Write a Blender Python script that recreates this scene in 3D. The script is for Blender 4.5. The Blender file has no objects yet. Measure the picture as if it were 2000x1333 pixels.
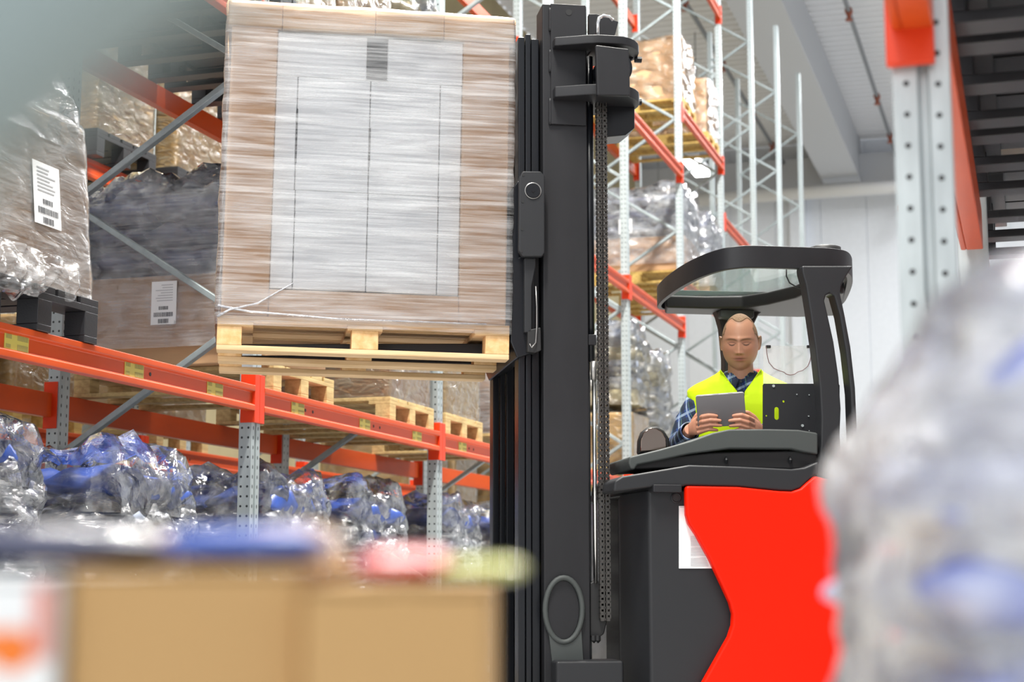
import bpy, bmesh, math, random
from mathutils import Vector, Matrix, noise
random.seed(7)
SC = bpy.context.scene
COL = SC.collection
rad = math.radians
EYE = 0.75
# ------------------------------------------------------------------ camera
F = 3270.0
PITCH = math.atan((1135-666.5)/F)
cam_data = bpy.data.cameras.new('camera')
cam_data.sensor_width = 36.0
cam_data.lens = F/2000*36
cam_data.clip_start = 0.03
cam_data.dof.use_dof = True
cam_data.dof.focus_distance = 7.15
cam_data.dof.aperture_fstop = 3.2
cam = bpy.data.objects.new('camera', cam_data)
COL.objects.link(cam)
cam.location = (0, 0, EYE)
cam.rotation_euler = (rad(90)+PITCH, 0, 0)
SC.camera = cam
# ------------------------------------------------------------------ view, world
SC.view_settings.view_transform = 'Standard'
SC.view_settings.look = 'None'
SC.view_settings.gamma = 1
SC.view_settings.exposure = 0.58
SC.view_settings.use_curve_mapping = False
W = bpy.data.worlds.new('world'); SC.world = W; W.use_nodes = True
bg = W.node_tree.nodes['Background']
bg.inputs[0].default_value = (0.93, 0.96, 1.0, 1)
bg.inputs[1].default_value = 0.55
# ------------------------------------------------------------------ big lights
TH = rad(17.25)                      # the aisle runs 17 degrees to the right of the view
def R(s, n, z):                      # aisle frame: s along the aisle, n to its left, z above the floor
    return Vector((s*math.sin(TH)-n*math.cos(TH), s*math.cos(TH)+n*math.sin(TH), z))
AROT = math.pi/2-TH
def area(loc, rot, sx, sy, power, color=(1, 1, 1)):
    l = bpy.data.lights.new('added_light', 'AREA'); l.shape = 'RECTANGLE'
    l.size = sx; l.size_y = sy; l.energy = power; l.color = color
    o = bpy.data.objects.new('added_light', l); COL.objects.link(o)
    o.location = loc; o.rotation_euler = rot
    return o
for s, pw_l in ((2.0, 1300), (9.0, 1600), (16.0, 850), (24.0, 620), (33.0, 620), (39.0, 120)):  # added lights high over the aisle, without fixtures
    area(R(s, 1.6, 11.0), (0, 0, AROT), 3.5, 0.5, pw_l, (1.0, 0.97, 0.9) if s < 12 else (0.97, 0.99, 1.0))
area(R(14.0, 9.4, 9.0), (0, 0, AROT), 18, 1.0, 160, (1.0, 0.93, 0.75))  # added warm strip of light along the left wall, without a fixture
# added soft light from behind the camera, as daylight through the side left open
dl = area((-3.5, -5.0, 5.0), (rad(62), 0, rad(-28)), 7.0, 4.0, 230, (0.95, 0.98, 1.0))

# ------------------------------------------------------------------ materials
def mat(name, color, rough=0.5, metal=0.0, coat=0.0, spec=0.5, var=0.0, vscale=(8, 8, 8), bump=0.0, bscale=(60, 60, 60), color2=None, bdist=0.01, trans=0.0):
    m = bpy.data.materials.new(name); m.use_nodes = True
    nt = m.node_tree; b = nt.nodes['Principled BSDF']
    b.inputs['Base Color'].default_value = (*color, 1)
    b.inputs['Roughness'].default_value = rough
    b.inputs['Metallic'].default_value = metal
    b.inputs['Coat Weight'].default_value = coat
    b.inputs['Coat Roughness'].default_value = 0.12
    b.inputs['Specular IOR Level'].default_value = spec
    b.inputs['Transmission Weight'].default_value = trans
    tc = nt.nodes.new('ShaderNodeTexCoord')
    if var or color2:
        mp = nt.nodes.new('ShaderNodeMapping'); mp.inputs['Scale'].default_value = vscale
        n = nt.nodes.new('ShaderNodeTexNoise'); n.inputs['Scale'].default_value = 1.0; n.inputs['Detail'].default_value = 5
        mx = nt.nodes.new('ShaderNodeMix'); mx.data_type = 'RGBA'
        c2 = color2 or tuple(c*(1-var) for c in color)
        mx.inputs['A'].default_value = (*c2, 1); mx.inputs['B'].default_value = (*color, 1)
        rp = nt.nodes.new('ShaderNodeMapRange'); rp.inputs['From Min'].default_value = 0.35; rp.inputs['From Max'].default_value = 0.65
        L = nt.links.new
        L(tc.outputs['Object'], mp.inputs['Vector']); L(mp.outputs[0], n.inputs['Vector'])
        L(n.outputs['Fac'], rp.inputs['Value']); L(rp.outputs[0], mx.inputs['Factor']); L(mx.outputs['Result'], b.inputs['Base Color'])
    if bump:
        mp = nt.nodes.new('ShaderNodeMapping'); mp.inputs['Scale'].default_value = bscale
        n = nt.nodes.new('ShaderNodeTexNoise'); n.inputs['Scale'].default_value = 1.0; n.inputs['Detail'].default_value = 4
        bp = nt.nodes.new('ShaderNodeBump'); bp.inputs['Strength'].default_value = bump; bp.inputs['Distance'].default_value = bdist
        L = nt.links.new
        L(tc.outputs['Object'], mp.inputs['Vector']); L(mp.outputs[0], n.inputs['Vector'])
        L(n.outputs['Fac'], bp.inputs['Height']); L(bp.outputs[0], b.inputs['Normal']); L(bp.outputs[0], b.inputs['Coat Normal'])
    return m

def film(name, lo, hi, color=(0.85, 0.87, 0.9), rough=0.16, scale=(3, 3, 60), crumple=(9, 9, 14), cb=0.5, tint=(1, 1, 1), sb=0.5, fr=(0.35, 0.7), vor=0.0):
    """stretch film: clear with milky streaks, wrinkled and shiny"""
    m = bpy.data.materials.new(name); m.use_nodes = True
    nt = m.node_tree; L = nt.links.new; N = nt.nodes.new
    b = nt.nodes['Principled BSDF']; out = nt.nodes['Material Output']
    b.inputs['Base Color'].default_value = (*color, 1); b.inputs['Roughness'].default_value = rough
    b.inputs['Specular IOR Level'].default_value = 1.0
    tc = N('ShaderNodeTexCoord')
    mp = N('ShaderNodeMapping'); mp.inputs['Scale'].default_value = scale
    n1 = N('ShaderNodeTexNoise'); n1.inputs['Scale'].default_value = 1; n1.inputs['Detail'].default_value = 6; n1.inputs['Roughness'].default_value = 0.65
    mp2 = N('ShaderNodeMapping'); mp2.inputs['Scale'].default_value = crumple
    n2 = N('ShaderNodeTexNoise'); n2.inputs['Scale'].default_value = 1; n2.inputs['Detail'].default_value = 4; n2.inputs['Distortion'].default_value = 0.8
    L(tc.outputs['Object'], mp.inputs['Vector']); L(mp.outputs[0], n1.inputs['Vector'])
    L(tc.outputs['Object'], mp2.inputs['Vector']); L(mp2.outputs[0], n2.inputs['Vector'])
    mr = N('ShaderNodeMapRange'); mr.inputs['From Min'].default_value = fr[0]; mr.inputs['From Max'].default_value = fr[1]
    mr.inputs['To Min'].default_value = lo; mr.inputs['To Max'].default_value = hi
    mul = N('ShaderNodeMath'); mul.operation = 'ADD'
    h = N('ShaderNodeMath'); h.operation = 'MULTIPLY'; h.inputs[1].default_value = 0.55
    g = N('ShaderNodeMath'); g.operation = 'MULTIPLY'; g.inputs[1].default_value = 0.45
    L(n1.outputs['Fac'], h.inputs[0]); L(n2.outputs['Fac'], g.inputs[0]); L(h.outputs[0], mul.inputs[0]); L(g.outputs[0], mul.inputs[1])
    L(mul.outputs[0], mr.inputs['Value'])
    b1 = N('ShaderNodeBump'); b1.inputs['Strength'].default_value = sb; b1.inputs['Distance'].default_value = 0.004
    b2 = N('ShaderNodeBump'); b2.inputs['Strength'].default_value = cb; b2.inputs['Distance'].default_value = 0.03
    L(n2.outputs['Fac'], b2.inputs['Height']); L(b2.outputs[0], b1.inputs['Normal']); L(n1.outputs['Fac'], b1.inputs['Height'])
    if vor:
        vo = N('ShaderNodeTexVoronoi'); vo.inputs['Scale'].default_value = vor; vo.feature = 'F1'
        mv = N('ShaderNodeMix'); mv.data_type = 'VECTOR'; mv.inputs['Factor'].default_value = 0.12
        L(tc.outputs['Object'], mv.inputs[4]); L(n2.outputs['Color'], mv.inputs[5]); L(mv.outputs[1], vo.inputs['Vector'])
        b3 = N('ShaderNodeBump'); b3.inputs['Strength'].default_value = 0.9; b3.inputs['Distance'].default_value = 0.035
        L(vo.outputs['Distance'], b3.inputs['Height']); L(b3.outputs[0], b2.inputs['Normal'])
    L(b1.outputs[0], b.inputs['Normal'])
    tr = N('ShaderNodeBsdfTransparent'); tr.inputs[0].default_value = (*tint, 1)
    gl = N('ShaderNodeBsdfGlossy'); gl.inputs['Roughness'].default_value = rough; gl.inputs['Color'].default_value = (1, 1, 1, 1)
    L(b1.outputs[0], gl.inputs['Normal'])
    fz = N('ShaderNodeFresnel'); fz.inputs['IOR'].default_value = 1.6; L(b1.outputs[0], fz.inputs['Normal'])
    m1 = N('ShaderNodeMixShader'); m2 = N('ShaderNodeMixShader')
    L(mr.outputs[0], m1.inputs[0]); L(tr.outputs[0], m1.inputs[1]); L(b.outputs[0], m1.inputs[2])
    L(fz.outputs[0], m2.inputs[0]); L(m1.outputs[0], m2.inputs[1]); L(gl.outputs[0], m2.inputs[2])
    L(m2.outputs[0], out.inputs['Surface'])
    return m

M = {}
M['black'] = mat('mast_black_paint', (0.016, 0.016, 0.019), 0.5, spec=0.35, var=0.25, vscale=(6, 6, 2), bump=0.06, bscale=(300, 300, 300), bdist=0.003)
M['blackdark'] = mat('inner_rail_black', (0.008, 0.009, 0.012), 0.3, spec=0.35, bump=0.03)
M['plastic'] = mat('textured_grey_plastic', (0.019, 0.020, 0.023), 0.5, spec=0.35, bump=0.15, bscale=(500, 500, 500), bdist=0.002)
M['hood'] = mat('hood_top_grey', (0.048, 0.055, 0.054), 0.6, bump=0.15, bscale=(500, 500, 500), bdist=0.002)
M['rubber'] = mat('black_rubber', (0.012, 0.012, 0.013), 0.55)
M['red'] = mat('truck_red_paint', (0.90, 0.012, 0.0), 0.45, spec=0.14, var=0.08, vscale=(3, 3, 3), bump=0.02, bscale=(3, 3, 3))
M['chrome'] = mat('chrome', (0.8, 0.8, 0.8), 0.15, metal=1)
M['steel'] = mat('worn_steel', (0.42, 0.41, 0.40), 0.35, metal=0.8, var=0.4, vscale=(4, 4, 10))
M['chain'] = mat('oiled_chain', (0.09, 0.085, 0.08), 0.35, metal=0.7)
M['orange'] = mat('rack_orange', (0.56, 0.068, 0.009), 0.42, spec=0.3, coat=0.08, var=0.12, vscale=(2, 10, 10))
M['connector'] = mat('connector_orange', (0.66, 0.042, 0.006), 0.4, spec=0.3, coat=0.08)
M['galv'] = mat('galvanised_steel', (0.50, 0.55, 0.56), 0.45, metal=0.35, var=0.18, vscale=(25, 25, 5))
M['brace'] = mat('brace_steel', (0.34, 0.39, 0.40), 0.42, metal=0.4, var=0.15, vscale=(20, 20, 20))
M['wood'] = mat('pallet_wood', (0.78, 0.55, 0.32), 0.75, color2=(0.60, 0.39, 0.19), vscale=(3, 40, 40), bump=0.15, bscale=(4, 90, 90))
M['woodblock'] = mat('pallet_block_wood', (0.80, 0.53, 0.27), 0.75, color2=(0.66, 0.38, 0.15), vscale=(30, 30, 30), bump=0.2, bscale=(80, 80, 80))
M['woodgold'] = mat('aged_pallet_wood', (0.62, 0.42, 0.12), 0.75, color2=(0.42, 0.27, 0.07), vscale=(30, 5, 40), bump=0.15)
M['woodpale'] = mat('pale_pallet_wood', (0.60, 0.44, 0.20), 0.75, color2=(0.42, 0.29, 0.12), vscale=(30, 5, 40), bump=0.15)
M['blackpallet'] = mat('black_plastic_pallet', (0.022, 0.022, 0.025), 0.4, bump=0.1, bscale=(150, 150, 150))
M['card'] = mat('cardboard', (0.60, 0.36, 0.19), 0.7, var=0.10, vscale=(3, 3, 9), bump=0.1, bscale=(20, 20, 60), bdist=0.004)
M['cardpale'] = mat('pale_cardboard', (0.68, 0.46, 0.26), 0.7, var=0.10, vscale=(3, 3, 9), bump=0.1, bscale=(20, 20, 60), bdist=0.004)
M['cardyellow'] = mat('golden_cardboard', (0.70, 0.45, 0.16), 0.7, var=0.15, vscale=(3, 3, 9), bump=0.1)
M['white'] = mat('white_board', (0.80, 0.81, 0.83), 0.6, var=0.04, vscale=(4, 4, 8), bump=0.08, bscale=(10, 10, 40), bdist=0.004)
M['shadowgap'] = mat('black_strip_and_gap_shade', (0.03, 0.03, 0.035), 0.6)  # near-black for the dark strip and the shade painted into carton gaps
M['sticker'] = mat('white_sticker', (0.82, 0.83, 0.84), 0.5)
M['ink'] = mat('label_ink', (0.10, 0.10, 0.11), 0.6)
M['inkgrey'] = mat('faint_label_ink', (0.48, 0.49, 0.51), 0.6)
M['yellow'] = mat('yellow_location_sticker', (0.54, 0.48, 0.10), 0.5)
M['yink'] = mat('yellow_sticker_print', (0.38, 0.35, 0.11), 0.6)
M['sackblue'] = mat('blue_sack', (0.02, 0.07, 0.36), 0.4, var=0.4, vscale=(9, 9, 9), coat=0.3)
M['sacknavy'] = mat('navy_sack', (0.045, 0.065, 0.20), 0.4, var=0.4, vscale=(7, 7, 7), coat=0.3)
M['sackgrey'] = mat('grey_sack', (0.34, 0.38, 0.48), 0.45, var=0.4, vscale=(8, 8, 8), coat=0.3)
M['sackcream'] = mat('cream_sack', (0.55, 0.47, 0.28), 0.5, var=0.3, vscale=(8, 8, 8), coat=0.3)
M['wall'] = mat('white_wall_panel', (0.80, 0.83, 0.88), 0.6, var=0.03)
M['tan'] = mat('tan_wall', (0.44, 0.36, 0.20), 0.7, var=0.2, vscale=(1, 1, 1))
M['ceil'] = mat('ceiling_sheet', (0.80, 0.80, 0.81), 0.6)
M['girder'] = mat('girder_grey', (0.52, 0.53, 0.55), 0.6)
M['pipe'] = mat('white_pipe', (0.86, 0.87, 0.90), 0.4)
M['pipegrey'] = mat('grey_pipe', (0.22, 0.23, 0.24), 0.5)
M['rust'] = mat('sprinkler_red', (0.30, 0.08, 0.04), 0.5)
M['floor'] = mat('concrete_floor', (0.48, 0.48, 0.47), 0.35, var=0.15, vscale=(0.6, 0.6, 0.6), bump=0.05)
M['skin'] = None
M['film'] = film('clear_stretch_film', -0.05, 0.44, scale=(2.2, 2.2, 90), crumple=(2, 2, 16), cb=0.18, rough=0.32, color=(0.96, 0.97, 0.99), sb=0.16)
M['filmload'] = film('cloudy_stretch_film', 0.05, 0.42, scale=(3, 3, 70), crumple=(7, 7, 12), cb=0.5, rough=0.18)
M['filmgrey'] = film('grey_crinkled_film', -0.08, 0.50, color=(0.88, 0.90, 0.93), scale=(5, 5, 40), crumple=(6, 6, 13), cb=0.8, rough=0.11, sb=0.8, vor=9.0)
M['filmgold'] = film('film_over_cardboard', -0.03, 0.28, color=(0.85, 0.78, 0.58), scale=(4, 4, 45), crumple=(10, 10, 16), cb=0.8, rough=0.15)
M['filmtop'] = film('loose_clear_film', -0.05, 0.30, color=(0.85, 0.86, 0.88), scale=(9, 9, 12), crumple=(7, 7, 7), cb=0.6, rough=0.08, vor=7.0)
M['filmwhite'] = film('white_shiny_film', 0.15, 0.85, color=(0.82, 0.84, 0.92), scale=(6, 6, 22), crumple=(14, 14, 22), cb=1.0, rough=0.15)

# post with perforations
def post_material(name, col, metal=0.35):
    m = mat(name, col, 0.42, metal=metal, var=0.15, vscale=(20, 20, 3))
    nt = m.node_tree; L = nt.links.new; N = nt.nodes.new
    b = nt.nodes['Principled BSDF']; src = b.inputs['Base Color'].links[0].from_socket
    tc = N('ShaderNodeTexCoord'); sp = N('ShaderNodeSeparateXYZ'); L(tc.outputs['Object'], sp.inputs[0])
    def mth(op, a, bb=None):
        n = N('ShaderNodeMath'); n.operation = op
        for i, v in enumerate((a, bb)):
            if v is None: continue
            if isinstance(v, (int, float)): n.inputs[i].default_value = v
            else: L(v, n.inputs[i])
        return n.outputs[0]
    dz = mth('MULTIPLY', mth('SUBTRACT', mth('FRACT', mth('DIVIDE', sp.outputs[2], 0.05)), 0.5), 0.05)
    dzs = mth('MULTIPLY', dz, 0.5)
    c1 = mth('SUBTRACT', mth('ABSOLUTE', sp.outputs[0]), 0.027)
    c2 = mth('SUBTRACT', mth('ABSOLUTE', mth('SUBTRACT', sp.outputs[1], 0.035)), 0.018)
    d1 = mth('SQRT', mth('ADD', mth('MULTIPLY', c1, c1), mth('MULTIPLY', dzs, dzs)))
    d2 = mth('SQRT', mth('ADD', mth('MULTIPLY', c2, c2), mth('MULTIPLY', dz, dz)))
    hole = mth('MAXIMUM', mth('LESS_THAN', d1, 0.0052), mth('LESS_THAN', d2, 0.0062))
    mx = N('ShaderNodeMix'); mx.data_type = 'RGBA'
    L(hole, mx.inputs['Factor']); L(src, mx.inputs['A']); mx.inputs['B'].default_value = (0.03, 0.035, 0.035, 1)
    L(mx.outputs['Result'], b.inputs['Base Color'])
    return m
M['post'] = post_material('perforated_upright', (0.42, 0.47, 0.48))

def glass(name, color, alpha):
    m = bpy.data.materials.new(name); m.use_nodes = True
    nt = m.node_tree; N = nt.nodes.new; L = nt.links.new
    out = nt.nodes['Material Output']; b = nt.nodes['Principled BSDF']
    b.inputs['Base Color'].default_value = (*color, 1); b.inputs['Roughness'].default_value = 0.05
    tr = N('ShaderNodeBsdfTransparent'); mx = N('ShaderNodeMixShader'); mx.inputs[0].default_value = alpha
    L(tr.outputs[0], mx.inputs[1]); L(b.outputs[0], mx.inputs[2]); L(mx.outputs[0], out.inputs['Surface'])
    return m
M['roofglass'] = glass('guard_glass', (0.30, 0.42, 0.40), 0.35)
M['clearplastic'] = glass('clear_plastic_sheet', (0.72, 0.72, 0.70), 0.30)
def lamp_material():
    m = bpy.data.materials.new('lamp_white'); m.use_nodes = True
    b = m.node_tree.nodes['Principled BSDF']
    b.inputs['Emission Color'].default_value = (1, 1, 1, 1); b.inputs['Emission Strength'].default_value = 6
    return m
M['lamp'] = lamp_material()

# ------------------------------------------------------------------ mesh helpers
class MB:
    def __init__(self): self.v = []; self.f = []
    def add(self, vs, fs):
        o = len(self.v); self.v += [tuple(v) for v in vs]; self.f += [tuple(i+o for i in f) for f in fs]; return self
    def box(self, x0, x1, y0, y1, z0, z1):
        return self.add([(x0, y0, z0), (x1, y0, z0), (x1, y1, z0), (x0, y1, z0), (x0, y0, z1), (x1, y0, z1), (x1, y1, z1), (x0, y1, z1)],
                        [(3, 2, 1, 0), (4, 5, 6, 7), (0, 1, 5, 4), (1, 2, 6, 5), (2, 3, 7, 6), (3, 0, 4, 7)])
    def prism(self, pts, a, b, axis='y'):
        """extrude a 2D outline; axis y: pts are (x,z); axis x: pts (y,z); axis z: pts (x,y)"""
        n = len(pts)
        def mk(p, t): return {'y': (p[0], t, p[1]), 'x': (t, p[0], p[1]), 'z': (p[0], p[1], t)}[axis]
        vs = [mk(p, a) for p in pts]+[mk(p, b) for p in pts]
        fs = [tuple(range(n)), tuple(range(2*n-1, n-1, -1))]+[(i, i+n, (i+1) % n+n, (i+1) % n) for i in range(n)]
        return self.add(vs, fs)
    def tube(self, pts, r, seg=10, cap=True):
        pts = [Vector(p) for p in pts]; rs = r if isinstance(r, (list, tuple)) else [r]*len(pts)
        rings = []; up = None
        for i, p in enumerate(pts):
            t = (pts[min(i+1, len(pts)-1)]-pts[max(i-1, 0)]).normalized()
            if up is None:
                up = Vector((0, 0, 1)) if abs(t.z) < 0.9 else Vector((1, 0, 0))
            a = t.cross(up).normalized(); b_ = a.cross(t).normalized(); up = b_
            rings.append([p+(a*math.cos(2*math.pi*k/seg)+b_*math.sin(2*math.pi*k/seg))*rs[i] for k in range(seg)])
        vs = [v for rg in rings for v in rg]
        fs = [(i*seg+k, i*seg+(k+1) % seg, (i+1)*seg+(k+1) % seg, (i+1)*seg+k) for i in range(len(pts)-1) for k in range(seg)]
        if cap: fs += [tuple(range(seg-1, -1, -1)), tuple(range((len(pts)-1)*seg, len(pts)*seg))]
        return self.add(vs, fs)
    def bar(self, p0, p1, w, d, up=(0, 0, 1)):
        p0 = Vector(p0); p1 = Vector(p1); t = (p1-p0).normalized(); a = t.cross(Vector(up)).normalized(); b_ = a.cross(t)
        vs = [p+a*sx*w/2+b_*sy*d/2 for p in (p0, p1) for sx, sy in ((-1, -1), (1, -1), (1, 1), (-1, 1))]
        return self.add(vs, [(3, 2, 1, 0), (4, 5, 6, 7), (0, 1, 5, 4), (1, 2, 6, 5), (2, 3, 7, 6), (3, 0, 4, 7)])
    def ball(self, c, rx, ry, rz, seg=16, rings=10):
        vs = []; fs = []
        for i in range(rings+1):
            th = math.pi*i/rings
            for k in range(seg):
                ph = 2*math.pi*k/seg
                vs.append((c[0]+rx*math.sin(th)*math.cos(ph), c[1]+ry*math.sin(th)*math.sin(ph), c[2]+rz*math.cos(th)))
        for i in range(rings):
            for k in range(seg): fs.append((i*seg+k, (i+1)*seg+k, (i+1)*seg+(k+1) % seg, i*seg+(k+1) % seg))
        return self.add(vs, fs)
    def loft(self, rings, cap=True):
        n = len(rings[0]); vs = [p for r in rings for p in r]
        fs = [(i*n+k, i*n+(k+1) % n, (i+1)*n+(k+1) % n, (i+1)*n+k) for i in range(len(rings)-1) for k in range(n)]
        if cap: fs += [tuple(range(n-1, -1, -1)), tuple(range((len(rings)-1)*n, len(rings)*n))]
        return self.add(vs, fs)
    def mesh(self, name, m=None, smooth=False):
        me = bpy.data.meshes.new(name); me.from_pydata(self.v, [], self.f)
        bm = bmesh.new(); bm.from_mesh(me); bmesh.ops.recalc_face_normals(bm, faces=bm.faces); bm.to_mesh(me); bm.free()
        if m: me.materials.append(m)
        if smooth:
            for p in me.polygons: p.use_smooth = True
        return me
    def build(self, name, m, parent=None, bevel=0, smooth=False, seg=2, label=None):
        o = bpy.data.objects.new(name, self.mesh(name, m, smooth)); COL.objects.link(o)
        if parent: o.parent = parent
        if bevel:
            b = o.modifiers.new('bevel', 'BEVEL'); b.width = bevel; b.segments = seg; b.limit_method = 'ANGLE'; b.angle_limit = rad(35)
            for p in o.data.polygons: p.use_smooth = True
            w = o.modifiers.new('normals', 'WEIGHTED_NORMAL'); w.keep_sharp = True
        if label: o['label'] = label
        return o

def thing(name, label, cat, loc=(0, 0, 0), rz=0, group=None, rot=None):
    o = bpy.data.objects.new(name, None); COL.objects.link(o); o.empty_display_size = 0.1
    o.location = loc; o.rotation_euler = rot or (0, 0, rz)
    o['label'] = label; o['category'] = cat
    if group: o['group'] = group
    return o
def tag(o, label, cat, group=None):
    o['label'] = label; o['category'] = cat
    if group: o['group'] = group
    return o
def struct(o):
    o['kind'] = 'structure'; return o
def copy_tree(o, parent=None):
    c = o.copy(); COL.objects.link(c)
    if parent: c.parent = parent
    for ch in [x for x in COL.objects if x.parent == o]: copy_tree(ch, c)
    return c

# ================================================================== THE HALL
def A(o):
    o.rotation_euler = (0, 0, AROT); return o
struct(A(MB().box(-8, 46, -14, 9.8, -0.1, 0).build('floor', M['floor'])))
WS = 43.5; CZ = 12.2
# far wall of vertical panels with joints
w = MB()
for i in range(21):
    w.box(WS, WS+0.12, -14+i*1.19, -14+(i+1)*1.19-0.02, 0, CZ)
w.box(WS+0.03, WS+0.15, -14, 11, 0, CZ)
struct(A(w.build('wall_back', M['wall'])))
struct(A(MB().box(8, WS, 9.8, 9.95, 0, CZ).build('wall_left', M['tan'])))
# ceiling: trapezoidal sheet with ribs across the aisle
pts = []; k = 0; s = 8.0
while s < WS:
    pts += [(s, CZ), (s+0.12, CZ), (s+0.16, CZ+0.10), (s+0.30, CZ+0.10)]
    s += 0.34
prof = pts+[(s, CZ+0.2), (8.0, CZ+0.2)]
c = MB(); c.prism(prof, -14, 9.8, 'y')
struct(A(c.build('ceiling', M['ceil'])))
def girder(name, n, z0, h, wd, s0, s1):
    g = MB(); g.box(s0, s1, n-wd/2, n+wd/2, z0, z0+0.04); g.box(s0, s1, n-0.02, n+0.02, z0, z0+h); g.box(s0, s1, n-wd/2, n+wd/2, z0+h-0.04, z0+h)
    return struct(A(g.build(name, M['girder'])))
g = MB(); g.box(10, WS, 3.95, 4.0, 11.0, 12.2); g.box(10, WS, 4.75, 4.8, 11.0, 12.2); g.box(10, WS, 3.9, 4.85, 10.95, 11.0); struct(A(g.build('trim_1', M['girder'])))
g = MB(); g.box(WS-0.5, WS, -14, 9.8, 10.75, 11.7); struct(A(g.build('trim_2', M['girder'])))
g = MB(); g.box(WS-0.25, WS, -1.1, -0.8, 0, 10.8); struct(A(g.build('trim_3', M['wall'])))
g = MB(); g.box(WS-0.3, WS, 5.4, 5.8, 0, 10.8); struct(A(g.build('trim_4', M['wall'])))

# sprinkler pipes
def sprinkler(n, z, s0, s1, label, heads):
    t = thing('sprinkler_pipe', label, 'pipe', R(0, n, z), AROT)
    MB().tube([(s0, 0, 0), (s1, 0, 0)], 0.045).build('pipe', M['pipegrey'], t, smooth=True)
    for h in heads:
        q = MB(); q.tube([(h-0.07, 0, 0), (h+0.07, 0, 0)], 0.075); q.tube([(h, 0, 0), (h, 0, -0.16)], 0.04); q.tube([(h, 0, -0.16), (h, 0, -0.19)], 0.07)
        q.build('sprinkler_head', M['rust'], t)
sprinkler(3.0, 11.6, 14, 43, 'grey sprinkler pipe with rusty heads under the corrugated ceiling, right of the girder', [16.5, 19, 22.3, 25.5, 28.2, 31.5, 37.5, 41])
sprinkler(5.9, 11.6, 14, 43, 'grey sprinkler pipe with rusty heads above the empty racks, left of the girder', [19, 22.5, 26, 30, 34, 38, 41])
t = thing('wall_pipe', 'thick white pipe running level along the far wall below the ceiling', 'pipe', R(WS-1.2, 0, 10.6), AROT)
MB().tube([(0, -12, 0), (0, 8, 0)], 0.17, 14).build('pipe', M['pipe'], t, smooth=True)
for y in (-5.0, -2.6, 0.9, 2.8):
    q = MB(); q.tube([(0, y, 0.05), (0, y, -0.55)], 0.09); q.box(-0.1, 0.1, y-0.14, y+0.14, -0.62, -0.5); q.build('pipe_clamp', M['rust'], t)

# ceiling lamps (real fixtures of the far hall)
def hall_lamp(s, n, z, L_, label, rz=0.0, wd=0.35):
    t = thing('hall_lamp', label, 'lamp', R(s, n, z), AROT+rz)
    MB().box(-L_/2, L_/2, -wd/2, wd/2, 0.03, 0.10).build('lamp_housing', M['pipe'], t)
    MB().box(-L_/2+0.02, L_/2-0.02, -wd/2+0.02, wd/2-0.02, 0, 0.03).build('diffuser', M['lamp'], t)
    MB().tube([(0, 0, 0.1), (0, 0, CZ-z-0.01)], 0.012, 6).build('suspension_wire', M['pipegrey'], t)

# ================================================================== RACKING
A0, S1, BAY, DEP = 3.8, 7.8, 2.8, 1.2
N2 = 6.05
def post_s(k): return S1+BAY*(k-1)
def upright_mesh(h):
    m = MB()
    m.prism([(-0.05, 0), (-0.012, 0), (-0.008, 0.014), (0.008, 0.014), (0.012, 0), (0.05, 0), (0.05, 0.07), (-0.05, 0.07)], 0, h, 'z')
    return m
def frame(s, n, h, label, zoff=0.68, dep=DEP, group=None, holes=None):
    t = thing('rack_frame', label, 'rack frame', R(s, n, 0), AROT, group)
    up = upright_mesh(h); me = up.mesh('upright', M['post'])
    o = bpy.data.objects.new('upright', me); COL.objects.link(o); o.parent = t
    o = bpy.data.objects.new('upright', me); COL.objects.link(o); o.parent = t; o.location = (0, dep, 0); o.rotation_euler = (0, 0, math.pi)
    for y in (0, dep):
        q = MB(); q.box(-0.07, 0.07, y-0.02 if y == 0 else y-0.1, y+0.1 if y == 0 else y+0.02, 0, 0.01); q.build('foot_plate', M['galv'], t)
    z = EYE-0.02; ph = 0.668
    zz = EYE+ph-2*0.68; side = 1
    while zz < 0.15: zz += 0.68; side ^= 1
    while zz+0.68 < h:
        y0, y1 = (dep-0.07, 0.07) if side else (0.07, dep-0.07)
        q = MB(); q.bar((0.0, y0, zz), (0.0, y1, zz+0.68), 0.045, 0.032); q.build('brace', M['brace'], t, bevel=0.004)
        zz += 0.68; side ^= 1
    return t
def beam_profile(h=0.13):
    a = h/2
    return [(-0.022, -a), (0.03, -a), (0.03, a), (-0.022, a), (-0.022, a-0.028), (-0.004, a-0.036), (-0.004, -a+0.036), (-0.022, -a+0.028)]
def sticker_grid(q, ink, x, z, w, h, y):
    q.box(x-w/2, x+w/2, y-0.002, y, z-h/2, z+h/2)
    for a, b_, c_, d_ in ((-0.45, -0.22, 0.12, 0.34), (-0.45, -0.26, -0.34, -0.16), (0.02, 0.45, 0.10, 0.40), (0.02, 0.45, -0.40, -0.1)):
        k = a
        while k < b_:
            ink.box(x+k*w, x+(k+0.022)*w, y-0.0035, y-0.0022, z+c_*h, z+d_*h); k += 0.035
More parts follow.
